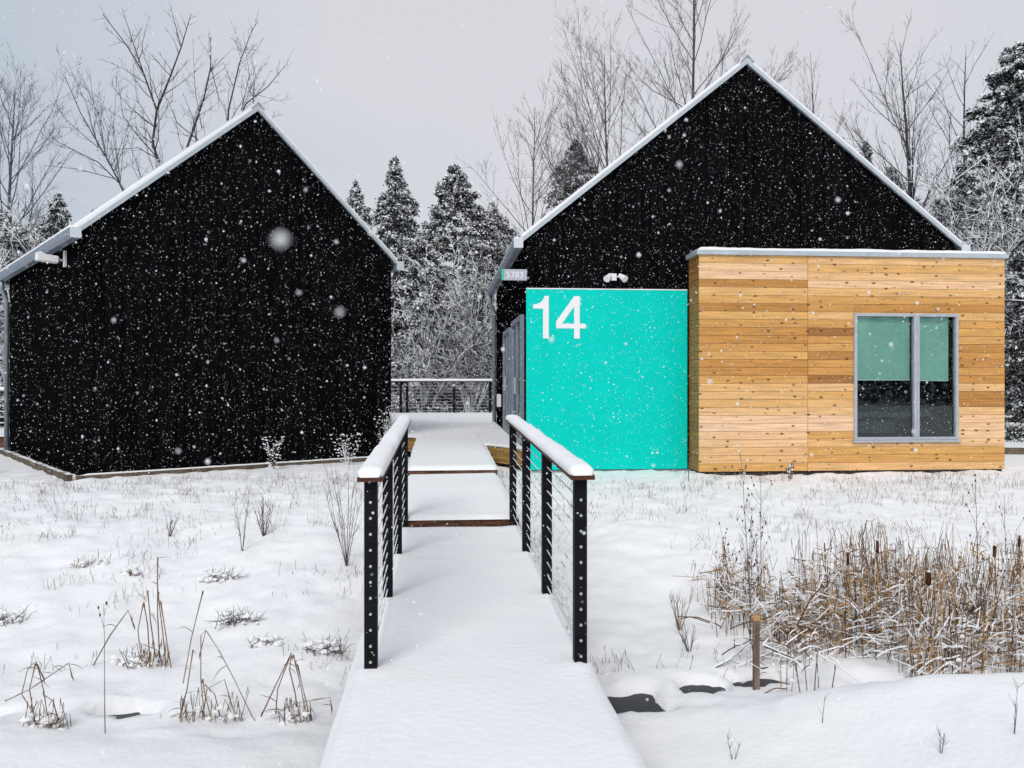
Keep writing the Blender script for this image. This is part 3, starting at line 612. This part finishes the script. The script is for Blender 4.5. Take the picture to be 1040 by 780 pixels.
tm.build('trunk', BARK, t, smooth=True); cm.build('crown', BARK, t)

# evergreens: drooping sprays of small needle clumps, snow lodged on top of them
def foliage(C0, size, aspect, rgn, flat=.5, droop=None):
    n = len(C0); d = rgn.normal(size=(n, 3)); d[:, 2] *= flat; d /= np.linalg.norm(d, axis=1)[:, None]
    u = rgn.normal(size=(n, 3)); u -= d * (u*d).sum(1)[:, None]; u /= np.linalg.norm(u, axis=1)[:, None]
    s = size * rgn.uniform(.5, 1.3, size=(n, 1)); a = d*s; b = u*s*aspect
    V = np.stack([C0-a*.5, C0+b*.5, C0+a*.6, C0-b*.5], 1).reshape(-1, 3)
    return V, np.arange(4*n).reshape(n, 4)
def evergreen(label, px, top, z, width_px, seed, snow=.42, count=16000, size=.16, shape=.9, needle=None, group='snow-dusted evergreens behind the buildings', low=.03, name='evergreen_tree', clump=.22):
    rgn = np.random.default_rng(seed); base = at(px, 390, z); base.z = gz(base.x, base.y)-.1; H = at(px, top, z).z - base.z; Rm = width_px/F*z/2
    t = thing(name, label, 'evergreen tree', base, 0, group); needle = needle or NEEDLE
    tm = MB(); tm.tube([(0, 0, 0), (.03, 0, H*.5), (0, .02, H*.97)], [.16, .10, .015], 7)
    nb = int(70 + H*26); per = max(8, count//nb); pts = []; lob = rgn.uniform(0, 6.28, 4)
    for i in range(nb):
        u = low + (.985-low)*((i+rgn.random())/nb)**1.05; phi = rgn.uniform(0, 6.283)
        rad = Rm * (1-u)**shape * min(1, ((1-u)/.15)**.55) * (1 + .22*math.sin(3*phi+lob[0]+u*9) + .16*math.sin(u*23+lob[1])) * rgn.uniform(.66, 1.18) + .05
        hb = H*u; tt = np.sqrt(rgn.uniform(.04, 1, per))
        dr = rad*.30*(tt**1.6) - .32*rad*tt*(1 if u < .6 else 1.5)*(u > .3)*.5
        sp = (.13 + clump*rad*.5*tt)*(1-.7*u)
        X = math.cos(phi)*rad*tt + rgn.normal(0, 1, per)*sp*.6; Y = math.sin(phi)*rad*tt + rgn.normal(0, 1, per)*sp*.6; Z = hb - dr + rgn.normal(0, 1, per)*.06
        pts.append(np.stack([X, Y, Z], 1)); e = rad*.8
        tm.tube([(0, 0, hb), (math.cos(phi)*e*.5, math.sin(phi)*e*.5, hb-.02*e), (math.cos(phi)*e, math.sin(phi)*e, hb-.2*e)], [.02, .012, .004], 3, cap=False)
    C0 = np.concatenate(pts); V1, F1 = foliage(C0, size, .45, rgn, .6)
    # snow patches: clustered by a coarse random field so white and dark clumps alternate
    fld = vn(C0[:, 0]*4.2 + C0[:, 2]*1.3, C0[:, 1]*4.2 + C0[:, 2]*5.2, seed) + .35*rgn.normal(size=len(C0))
    sel = fld > np.quantile(fld, 1-snow); C1 = C0[sel] + np.array([0, 0, size*.22]) + C0[sel]*np.array([.02, .02, 0]); V2, F2 = foliage(C1, size*1.0, .6, rgn, .8)
    tm.build('trunk', BARK, t, smooth=True)
    npmesh('crown', np.concatenate([V1, V2]), np.concatenate([F1, F2+len(V1)]), [needle, FSNOW], t, mi=np.concatenate([np.zeros(len(F1)), np.ones(len(F2))]))
    return t
evergreen('narrow spire evergreen just right of the windowless building roof end', 401, 158, 31, 96, 101, .50, 34000, .12, .58)
evergreen('broad pointed evergreen filling the gap between the two buildings', 462, 166, 33, 160, 102, .58, 60000, .12, .58)
evergreen('shorter evergreen beside the left roof edge of the larger house', 500, 205, 35, 130, 103, .62, 36000, .12, .5)
evergreen('evergreen low in the gap behind the deck railing, nearest the windowless building', 425, 240, 30, 130, 104, .62, 34000, .11, .45)
evergreen('olive evergreen tip poking over the left slope of the larger roof', 585, 140, 38, 125, 105, .42, 30000, .13, .5, NEEDLEG)
evergreen('tiny pale evergreen top just above the right roof slope of the windowless building', 361, 182, 38, 70, 106, .65, 12000, .14, .5)
evergreen('small round evergreen above the left eave of the windowless building', 58, 195, 34, 90, 107, .5, 20000, .13, .5)
evergreen('tall dark evergreen cut by the right edge of the picture', 1032, 42, 27, 150, 108, .38, 60000, .14, .42)
evergreen('dark evergreen behind the right end of the cedar bay', 1058, 215, 23, 120, 109, .34, 34000, .10, .45)
evergreen('small evergreen low on the right roof slope, left of the full-crowned bare tree', 880, 142, 37, 80, 110, .6, 16000, .12, .5)
evergreen('bushy evergreen at the foot of the full-crowned bare tree', 905, 168, 33, 100, 111, .66, 24000, .12, .5)
evergreen('bushy snow-flecked evergreen at the far left edge under the bare tree', 5, 215, 30, 130, 112, .66, 34000, .12, .4)
evergreen('ragged evergreen between the narrow bare tree and the tall dark evergreen', 975, 165, 30, 100, 113, .62, 26000, .12, .5)

# snow-laden bushy shrubs: arching branches sheathed in snow
PS = dict(den=[5.5, 4.2, 3.0], ang=(25, 65), len=(.25, .5), up=.02, jit=.22, rmin=.014)
def snow_shrub(label, px, top, z, width_px, seed, stems=9, r=.035, name='snowy_shrub', P=PS, group='snow-laden bushes behind the buildings', m=None):
    rg = random.Random(seed); b = at(px, 390, z); b.z = gz(b.x, b.y)-.05; H = at(px, top, z).z-b.z; Wd = width_px/F*z/2
    t = thing(name, label, 'shrub', b, 0, group); mb = MB()
    for i in range(stems):
        a = rg.uniform(0, 6.283); s = rg.uniform(.1, 1)*Wd/H; d = Vector((math.cos(a)*s, math.sin(a)*s, 1))
        pts = wander(Vector((0, 0, 0)), d, H*rg.uniform(.75, 1.05), 7, rg, -.05, .12); twigs(mb, pts, r, 3, rg, P)
    mb.build('branches', m or BARKS, t); return t
snow_shrub('snow-laden shrub behind the deck railing nearer the windowless building', 432, 275, 28.6, 130, 201, 14)
snow_shrub('snow-laden shrub behind the deck railing nearer the larger house', 478, 260, 29, 130, 202, 16)
snow_shrub('snow-laden leaning saplings at the right edge above the cedar bay', 1000, 165, 24, 120, 203, 8, .04)
snow_shrub('low snow-laden brush behind the right eave of the larger house', 950, 195, 30, 110, 204, 10)
snow_shrub('pale snowy brush at the left edge above the windowless building eave', 22, 215, 27, 80, 205, 8)
# two long snow-covered boughs arching over the right end of the bay
bo = thing('snowy_sapling', 'leaning sapling with long white arching boughs right of the cedar bay', 'tree', at(1075, 470, 19), 0); bb = MB(); rg = random.Random(5)
o_ = bo.location
for ps in ([(1075,470),(1085,330),(1060,250),(1020,226),(975,222)], [(1085,330),(1050,306),(1020,304)], [(1075,300),(1040,200),(1000,160),(960,190)], [(1080,280),(1050,180),(1035,120)], [(1080,350),(1040,260),(1025,240)]):
    twigs(bb, [at(x, y, 19)-o_ for x, y in ps], .032, 3, rg, dict(PS, den=[2.6, 1.6, .9], rmin=.009))
bb.build('branches', BARKS, bo)

# far-off woods all round
def woods():
    rgn = np.random.default_rng(9); Cs = []
    for i in range(620):
        a = rgn.uniform(0, 6.283); r = rgn.uniform(58, 85); hx, hy = r*math.sin(a), r*math.cos(a) + 5; H = rgn.uniform(6.5, 10.5); Rm = rgn.uniform(1.3, 2.6); n = 300
        u = rgn.random(n)**1.1; ph = rgn.uniform(0, 6.283, n); rad = Rm*(1-u)**.7*np.sqrt(rgn.random(n))*1.1+.1
        Cs.append(np.stack([hx+np.cos(ph)*rad, hy+np.sin(ph)*rad, u*H], 1))
    C0 = np.concatenate(Cs); V, Fc = foliage(C0, .75, .6, rgn, .8); mi = (rgn.random(len(Fc)) < .22).astype(int)
    return kind(npmesh('far_woods', V, Fc, [NEEDLE, SNOW], mi=mi), 'stuff')
woods()

# ------------------------------------------------------------------ reeds, weeds and grass
def bent(rg, p, h, lean=.12, fold=.6, r=.004, mb=None, foldlen=None, n=3, mi=0):
    a = rg.uniform(0, 6.283); l = rg.uniform(0, lean); d = Vector((math.cos(a)*l, math.sin(a)*l, 1)).normalized()
    pts = wander(p, d, h, 5, rg, 0, .05); rr = [r*(1-.35*i/5) for i in range(6)]
    if rg.random() < fold:
        b = rg.uniform(0, 6.283); fl = foldlen or h*rg.uniform(.12, .45); q = pts[-1]
        s = Vector((math.cos(b), math.sin(b)*.4, 0)); k = rg.uniform(.25, .8)
        pts += [q + s*fl*.25*k + Vector((0,0,.02)), q + s*fl*.5*k - Vector((0,0,fl*.35)), q + s*fl*.62*k - Vector((0,0,fl*.85))]; rr += [r*.8, r*.8, r*.3]
    mb.tube(pts, rr, n, mi=mi, cap=False); return pts
rg = random.Random(42); mb = MB()
def reed_zone(lo=2.1):
    while True:
        x = rg.uniform(lo, 6.4); y = 5.42 + 2.2*rg.random()**1.25
        f = min(1, .03 + max(0, x-2.15)/.75)
        if rg.random() < f*(1-.4*max(0, (y-6.6)/1.2)) and noise.noise(Vector((x*1.5, y*1.5, 4))) > -.30 + .3*rg.random(): return x, y
for i in range(2100):     # standing and leaning stems, their leaves folded over
    x, y = reed_zone(); p = Vector((x, y, gz(x, y)-.03)); hn = .75 + .5*noise.noise(Vector((x*2.2, y*2.2, 8)))
    hh = rg.uniform(.16, .86)**.85*hn*(.7 + .3*min(1, max(0, x-2)/1.5)); r = rg.choice([.0018, .0026, .0034, .0046])
    bent(rg, p, hh, .32, .75, r, mb, foldlen=hh*rg.uniform(.15, .5), mi=rg.choice([0, 0, 0, 1, 1, 1, 3, 2]))
for i in range(1300):     # curled leaves hanging off them
    x, y = reed_zone(); p = Vector((x, y, gz(x, y) + rg.uniform(.02, .42))); a = rg.uniform(0, 6.283); l = rg.uniform(.05, .2)
    d = Vector((math.cos(a), math.sin(a)*.6, rg.uniform(.2, 1.6))); pts = wander(p, d, l, 4, rg, -.28, .3); mb.tube(pts, [.002, .004, .0045, .003, .0008], 3, mi=rg.choice([0, 0, 1, 3]), cap=False)
for i in range(1900):     # stalks broken over, carrying snow
    x, y = reed_zone(); p = Vector((x, y, gz(x, y) + rg.uniform(.0, .32))); a = rg.uniform(-.6, .6) + (math.pi if rg.random() < .5 else 0); l = rg.uniform(.08, .42)
    d = Vector((math.cos(a), math.sin(a)*.6, rg.uniform(-.4, .8))); mb.tube(wander(p, d, l, 5, rg, -.05, .25), [rg.uniform(.002, .0065)]*6, 3, mi=rg.choice([0, 1, 2, 2, 2]), cap=False)
for i in range(1500):     # short stems sheathed in snow
    x, y = reed_zone(); p = Vector((x, y, gz(x, y) + rg.uniform(0, .5)**1.2)); l = rg.uniform(.04, .2); d = Vector((rg.uniform(-1, 1), rg.uniform(-.4, .4), rg.uniform(-.3, 1.4)))
    mb.tube(wander(p, d, l, 4, rg, -.2, .3), [.003, rg.uniform(.004, .008), .005, .004, .0015], 4, mi=2, cap=False)
for i in range(320):      # snow lumps caught in the stems
    x, y = reed_zone(); s = rg.uniform(.005, .013); mb.blob((x, y, gz(x, y) + rg.uniform(.0, .34)), s*1.5, s, s*1.1, seed=i, n=6, m=4, mi=2, amp=.9)
kind(mb.build('reed_bed', [REED, REEDD, SNOW, TAN]), 'stuff')
# cattails one can count
cgrp = 'cattails standing in the reed bed'
for px, py, base_y, hr, lab, th in [(891, 548, 640, 1, 'slim dark cattail head standing highest at the middle of the reed bed', .8), (943, 580, 660, 1, 'thickest cattail with a fat brown head in the reed bed', 1.5), (1010, 553, 630, 1, 'dark cattail in the reed bed, second from the right edge', 1.),
        (1035, 543, 625, 1, 'slender cattail nearest the right edge of the picture', .8), (861, 560, 650, 1, 'short pale-stemmed cattail left of the highest cattail head', .8)]:
    p, z = G(px, base_y); tip = at(px, py, z); t = thing('cattail', lab, 'cattail', p, 0, cgrp); d = tip - p
    m = MB(); m.tube([(0,0,-.03), d*.5+Vector((.01,0,0)), d], [.006, .005, .004], 5); m.build('stem', REED, t)
    m = MB(); m.tube([d - Vector((0,0,.11)), d-Vector((0,0,.10)), d-Vector((0,0,.02)), d-Vector((0,0,.005))], [.006*th, .013*th, .014*th, .005*th], 8); m.build('seed_head', HEAD, t, smooth=True)
    m = MB(); m.tube([d-Vector((0,0,.005)), d+Vector((0,0,.05))], [.003, .0015], 4); m.build('spike', REED, t)
    m = MB(); m.blob((d.x, d.y, d.z-.002), .013*th, .013*th, .008, n=6, m=4); m.build('snow_cap', SNOW, t, smooth=True)
# wooden stake
p, z = G(768, 700); top = at(768, 625, z)
st_ = thing('wooden_stake', 'weathered wooden stake at the front left edge of the reeds', 'stake', p)
hh = top.z-p.z; m = MB(); m.box(-.021, .021, -.012, .012, -.2, hh-.036); m.build('stake', mat('grey_wood', (.17, .125, .10), .9, .1, var=.35, vscale=6, stretch=(6, 6, .6)), st_)
m = MB(); m.box(-.021, .021, -.012, .012, hh-.035, hh+.002); m.build('cut_end', mat('fresh_wood', (.45, .24, .11), .9, .1, var=.2), st_)
# fallen branches under snow
for i, (ps, lab) in enumerate([([(690,715),(740,680),(800,655)], 'thin snowy branch lying over the creek at the left end of the reeds'), ([(775,655),(830,678),(880,690),(905,700)], 'snowy branch sloping down to the right behind the wooden stake'), ([(835,690),(880,662),(912,648),(968,650)], 'longest snow-covered branch rising across the middle of the reeds'),
        ([(890,638),(940,632),(985,642),(1016,655)], 'snow-covered branch lying across the upper right of the reeds'), ([(965,645),(985,622),(1002,604)], 'short snowy branch pointing steeply up near the right end of the reeds'), ([(700,690),(740,670),(775,640)], 'thin dark branch rising from the creek toward the stake')]):
    zz = 6.15; P0 = [at(x, y, zz + .1*k) for k, (x, y) in enumerate(ps)]; m = MB(); o0 = P0[0].copy()
    rr = [.013, .011, .008, .005][:len(ps)]; m.tube([q-o0 for q in P0], rr, 6); rgb = random.Random(i)
    for k in range(5):
        a = P0[rgb.randrange(len(P0)-1)]-o0; dd = Vector((rgb.uniform(-1, 1), rgb.uniform(-.3, .3), rgb.uniform(-.2, .8))); m.tube(wander(a, dd, rgb.uniform(.1, .3), 3, rgb, 0, .2), [.006, .005, .004, .002], 3)
    b = m.build('fallen_branch', BARKS); b.location = o0; tag(b, lab, 'branch', 'snow-covered branches fallen in the reeds')
# tall weeds and tufts
def weed(name, label, px, base, top, z=None, seed=0, stems=3, spread=.1, r=.004, mats=None, twig=8, grp=None, heads=True, cat='weed', pods=.011):
    p, zz = G(px, base); z = zz; H = at(px, top, z).z - p.z; rg = random.Random(seed); m = MB()
    for s in range(stems):
        d = Vector((rg.uniform(-spread, spread), rg.uniform(-spread, spread), 1)); h = H*(1 if s == 0 else rg.uniform(.55, .95))
        pts = wander(Vector((0,0,-.03)), d, h, 7, rg, .02, .05); m.tube(pts, [r*(1-.7*i/7) for i in range(8)], 4, cap=False)
        for k in range(twig):
            t = rg.uniform(.3, .98)*7; j = min(6, int(t)); q = pts[j].lerp(pts[j+1], t-j); dd = side_dir((pts[j+1]-pts[j]).normalized(), R(rg.uniform(20, 50)), rg)
            l = rg.uniform(.05, .16)*min(1.4, H+.3); tp = wander(q, dd, l, 3, rg, .15, .1); m.tube(tp, [r*.45, r*.4, r*.3, r*.2], 3, cap=False)
            if heads:
                for q2 in (tp[-1], tp[-2]): m.blob(q2, pods*.6, pods*.6, pods, seed=k, n=5, m=4, mi=rg.choice([0, 0, 1]), amp=.5)
    o = m.build(name, [mats or STEM, SNOW]); o.location = p; tag(o, label, cat, grp); return o
wg = 'tall dead weeds poking from the snow'
weed('tall_weed', 'tallest dead weed, its seed head reaching up against the cedar bay left of the window', 762, 655, 455, seed=1, stems=3, spread=.05, twig=12, grp=wg)
weed('tall_weed', 'thin dead weed right beside the tallest weed, left of the reeds', 772, 650, 474, seed=2, stems=2, spread=.05, twig=11, grp=wg)
weed('tall_weed', 'short dark-podded weed left of the tallest weed', 742, 612, 535, seed=3, stems=4, spread=.2, twig=7, grp=wg, mats=REEDD)
weed('tall_weed', 'tall thin weed above the right end of the reeds', 992, 640, 487, seed=4, stems=2, spread=.06, twig=9, grp=wg, mats=REEDD)
weed('tall_weed', 'dark leafless weed at the right edge beside the last cattail', 1030, 640, 498, seed=14, stems=2, spread=.06, twig=6, grp=wg)
weed('tall_weed', 'dead weed against the foot of the cedar bay below the window', 803, 487, 470, seed=24, stems=4, spread=.25, twig=5, grp=wg, pods=.02)
weed('tall_weed', 'bushy grey weed left of the footbridge midway up the slope', 268, 545, 500, seed=5, stems=14, spread=.35, twig=7, grp=wg, heads=False)
weed('tall_weed', 'sparse grey weed left of the bushy grey weed', 246, 560, 488, seed=6, stems=4, spread=.12, twig=6, grp=wg, heads=False)
weed('tall_weed', 'tall leaning grey weed right beside the left railing', 352, 575, 455, seed=7, stems=9, spread=.2, twig=9, grp=wg, heads=False)
weed('tall_weed', 'small dark weed on the left slope below the angled wall corner', 172, 545, 515, seed=8, stems=7, spread=.4, twig=4, grp=wg, heads=False)
weed('tall_weed', 'single thin straight stalk rising from the near left snow', 107, 745, 610, seed=9, stems=1, spread=.02, twig=2, grp=wg, r=.0035)
weed('tall_weed', 'faint thin stalk in the near snow bank below the middle of the reeds', 835, 735, 700, seed=10, stems=1, twig=3, grp=wg, heads=False, r=.003)
weed('tall_weed', 'forked thin stalk in the near snow at the lower right corner', 1030, 745, 690, seed=11, stems=2, twig=4, grp=wg, heads=False, r=.003)
weed('tall_weed', 'tiny branched stalk in the near snow at the bottom right', 955, 765, 735, seed=12, stems=3, spread=.3, twig=4, grp=wg, heads=False, r=.0028)
weed('tall_weed', 'low forked stalk in the near snow just right of the walkway', 745, 772, 740, seed=13, stems=3, spread=.4, twig=4, grp=wg, heads=False, r=.0028)
weed('tall_weed', 'small weed in the open snow right of the right railing', 690, 640, 585, seed=15, stems=8, spread=.3, twig=4, grp=wg, mats=TAN, heads=False)
weed('tall_weed', 'low snowy weed clump in front of the small weed right of the railing', 700, 662, 625, seed=16, stems=9, spread=.5, twig=4, grp=wg, mats=STEM, heads=False)
weed('tall_weed', 'thin snowy stalk standing before the join of teal panel and cedar bay', 699, 489, 462, seed=17, stems=2, spread=.08, twig=2, grp=wg, heads=False, r=.008)
def tuft(label, px, base, seed, folds, r=.0036, extra=22, clumpy=True, w=.13):      # folds: stems given by picture points at the tuft's depth
    p, z = G(px, base); rg = random.Random(seed); m = MB()
    for ps in folds:
        pts = [at(x, y, z + rg.uniform(-.04, .04)) - p for x, y in ps]; m.tube(pts, [r*(1.1-.5*i/len(pts)) for i in range(len(pts))], 4, cap=False)
        for k in range(2):
            j = rg.randrange(len(pts)-1); a = pts[j].lerp(pts[j+1], rg.random()); m.tube(wander(a, Vector((rg.uniform(-1, 1), rg.uniform(-.3, .3), rg.uniform(-.5, 1))), rg.uniform(.04, .13), 4, rg, -.3, .2), [r*.5, r*.8, r*.8, r*.5, r*.2], 3, cap=False)
        q = pts[-1]; m.tube([pts[-2].lerp(q, .3), q, q+Vector((rg.uniform(-.02, .02), 0, -.03))], [r*.6, r*1.5, r*.3], 3, cap=False)
    for i in range(extra):
        o = Vector((rg.uniform(-w, w), rg.uniform(-.06, .06), -.02)); bent(rg, o, rg.uniform(.06, .2), .7, .6, r*.8, m)
    if clumpy:
        for i in range(16): s = rg.uniform(.006, .018); m.blob((rg.gauss(0, w*.5), rg.uniform(-.05, .05), rg.uniform(-.01, .07)), s*1.9, s*1.3, s, seed=i, n=8, m=6, mi=1, amp=.9)
    o = m.build('dry_grass_tuft', [TAN, SNOW], smooth=False); o.location = p
    tag(o, label, 'grass tuft', 'dead grass tufts at the near left ditch'); return o
tuft('bent brown grass tuft nearest the lower left corner', 48, 738, 1, [[(40,735),(22,705),(28,680),(36,672),(44,688)], [(36,738),(30,700),(36,674)], [(5,712),(30,700),(60,680),(70,673),(73,687)], [(50,738),(44,700),(38,675)], [(60,735),(54,712),(45,706)]], extra=22)
tuft('tall upright brown grass tuft in the middle of the left slope', 150, 676, 2, [[(152,670),(150,635),(146,612)], [(162,668),(160,620),(160,566)], [(170,690),(165,640),(160,600)], [(90,684),(112,645),(130,620),(136,636)], [(144,672),(140,640),(146,612)], [(158,668),(153,632),(150,600)], [(176,692),(170,655),(163,610)]], r=.0045, extra=36)
tuft('sprawling bent grass tuft left of centre at the ditch', 215, 730, 3, [[(208,733),(204,690),(204,645),(209,640),(203,665)], [(209,640),(222,660),(238,690),(256,728)], [(160,735),(180,725),(205,722)], [(205,735),(210,700),(228,690),(235,715)], [(186,694),(194,650),(206,600)], [(216,735),(208,705),(206,690)], [(225,733),(218,705),(208,695)], [(180,738),(190,700),(196,660)]], extra=30, w=.2)
tuft('arched grass tuft close to the left edge of the walkway', 300, 733, 4, [[(265,728),(278,700),(296,663),(300,672)], [(312,733),(306,700),(298,665)], [(285,722),(300,714),(335,708),(337,720)], [(280,725),(282,700),(294,668)], [(303,733),(300,705),(294,680),(296,666)], [(316,735),(309,705),(302,675)]], r=.004, extra=20)
# low leafy clumps half buried by snow
def clump(label, px, base, seed, w=.22, h=.12, m1=None, n=36):
    p, z = G(px, base); rg = random.Random(seed); m = MB()
    for i in range(n):
        a = rg.uniform(0, 6.283); o = Vector((max(-w*.5, min(w*.5, rg.gauss(0, w*.28))), rg.gauss(0, w*.15), -.01)); d = Vector((math.cos(a), math.sin(a)*.6, rg.uniform(.3, 2.2)))
        m.tube(wander(o, d, h*rg.uniform(.3, 1.3), 3, rg, -.12, .35), [.0035, .003, .002, .001], 3, cap=False)
    for i in range(30): s = rg.uniform(.006, .02); m.blob((max(-w*.6, min(w*.6, rg.gauss(0, w*.35))), max(-w*.3, min(w*.3, rg.gauss(0, w*.2))), rg.uniform(0, h*.6)), s*1.8, s*1.2, s*.9, seed=i, n=8, m=6, mi=1, amp=.9)
    o = m.build('snowy_clump', [m1 or REEDD, SNOW]); o.location = p; tag(o, label, 'low plant', 'half-buried plant clumps left of the footbridge'); return o
clump('dark snowy clump at the foot of the tall upright grass tuft', 133, 676, 1, .2, .13)
clump('dark snowy clump midway between the grass tufts and the left railing', 242, 632, 2, .3, .15, STEM, 60)
clump('small grey snowy clump right below the midway clump', 268, 655, 3, .2, .1, STEM)
clump('dark snowy clump close to the foot of the left railing', 330, 662, 4, .25, .14, STEM, 50)
clump('single reddish-brown clump on the upper left slope', 134, 584, 5, .10, .10, None, 30)
clump('dark snowy clump at the left picture edge', 6, 632, 6, .25, .16, STEM, 40)
clump('tan snowy clump left of the reddish-brown clump', 90, 574, 7, .3, .1, TAN, 40)
clump('grey snowy clump right of the reddish-brown clump', 225, 588, 8, .3, .14, STEM, 40)
clump('dark leafy clump lying in the lower left tuft', 48, 736, 9, .14, .1, None, 40)
# shrubs right against the black wall
PW = dict(den=[7, 5, 3], ang=(20, 50), len=(.25, .5), up=.15, jit=.18, rmin=.006)
for px, top, b_, wd, lab, sd_ in [(392, 412, 470, 32, 'snow-dusted shrub against the black wall right behind the left railing', 1), (352, 440, 472, 40, 'low snowy shrub at the base of the black wall left of the railing', 2), (278, 443, 474, 26, 'small snowy shrub at the middle of the windowless wall', 3)]:
    p, z = G(px, b_); z = min(z, 14.6 + (px-278)*.012); b = at(px, 390, z); b.z = gz(b.x, b.y)-.02; H = at(px, top, z).z-b.z; rgb = random.Random(sd_); m = MB()
    for i in range(7):
        a = rgb.uniform(0, 6.283); s = rgb.uniform(.1, 1)*(wd/F*z/2)/H; twigs(m, wander(Vector((0,0,0)), Vector((math.cos(a)*s, math.sin(a)*s*.4, 1)), H*rgb.uniform(.6, 1), 6, rgb, 0, .12), .009, 2, rgb, PW)
    for i in range(110):
        u = rgb.random(); s = rgb.uniform(.005, .015); m.blob((rgb.uniform(-1, 1)*wd/F*z*.45*(.3+u*.7), rgb.uniform(-.1, .1), H*u), s*1.5, s, s*.8, seed=i, n=6, m=4, mi=1, amp=.9)
    o = m.build('wall_shrub', [BARKS, SNOW]); o.location = b; tag(o, lab, 'shrub', 'small snowy shrubs along the windowless wall')
# sparse stubble over the whole field
m = MB(); rg = random.Random(99)
for i in range(3400):
    x = rg.uniform(-7.5, 9.3); y = rg.uniform(5.9, 13.6)
    if X0-.1 < x < X1+.1 or noise.noise(Vector((x*.8, y*.8, 9))) < -.02 - .25*(y > 9.5) + .25*rg.random(): continue
    if (y - 13.6) > (x + 5.6)*.68 - .4 and x < 0: continue
    z = gz(x, y)-.01; k = rg.choice([1, 2, 3, 5, 9])
    for j in range(k): bent(rg, Vector((x+rg.gauss(0, .07), y+rg.gauss(0, .06), z)), rg.uniform(.02, .14), 1.1, .4, rg.uniform(.0008, .0024), m, mi=rg.choice([0, 0, 1, 1]))
kind(m.build('field_stubble', [TAN, STEM]), 'stuff')

# ------------------------------------------------------------------ falling snow
n = 300000; rgn = np.random.default_rng(4)
C0 = np.stack([rgn.uniform(-12.5, 13.5, n), rgn.uniform(.25, 14.0, n), rgn.uniform(-.4, 9.2, n)], 1)
keep = ~((np.abs(C0[:, 0]) < .7) & (C0[:, 1] < .8)) & ~((C0[:, 2] < .1) & (C0[:, 1] < 4))
C0 = C0[keep]; n = len(C0)
r = np.clip(rgn.lognormal(math.log(.0020), .45, n), .0012, .0065)
r = np.minimum(r, .0018 + C0[:, 1]*.0012)
big = np.array([at(285, 243, .30), at(345, 317, .5), at(181, 458, .8), at(498, 212, .9), at(690, 167, .8), at(82, 172, 1.2), at(560, 345, .9), at(905, 350, 1.2), at(752, 300, 1.4)])
C0 = np.concatenate([C0, big]); r = np.concatenate([r, np.array([.0021, .002, .0024, .0025, .003, .003, .0025, .003, .003])]); n = len(C0)
d6 = np.array([[1,0,0],[-1,0,0],[0,1,0],[0,-1,0],[0,0,1],[0,0,-1]], float)
st3 = rgn.uniform(.7, 1.35, size=(n, 1, 3)); V = C0[:, None, :] + d6[None]*r[:, None, None]*st3
f8 = np.array([[0,2,4],[2,1,4],[1,3,4],[3,0,4],[2,0,5],[1,2,5],[3,1,5],[0,3,5]]); Fc = (np.arange(n)[:, None, None]*6 + f8[None]).reshape(-1, 3)
kind(npmesh('falling_snow', V.reshape(-1, 3), Fc, FLAKE), 'stuff')
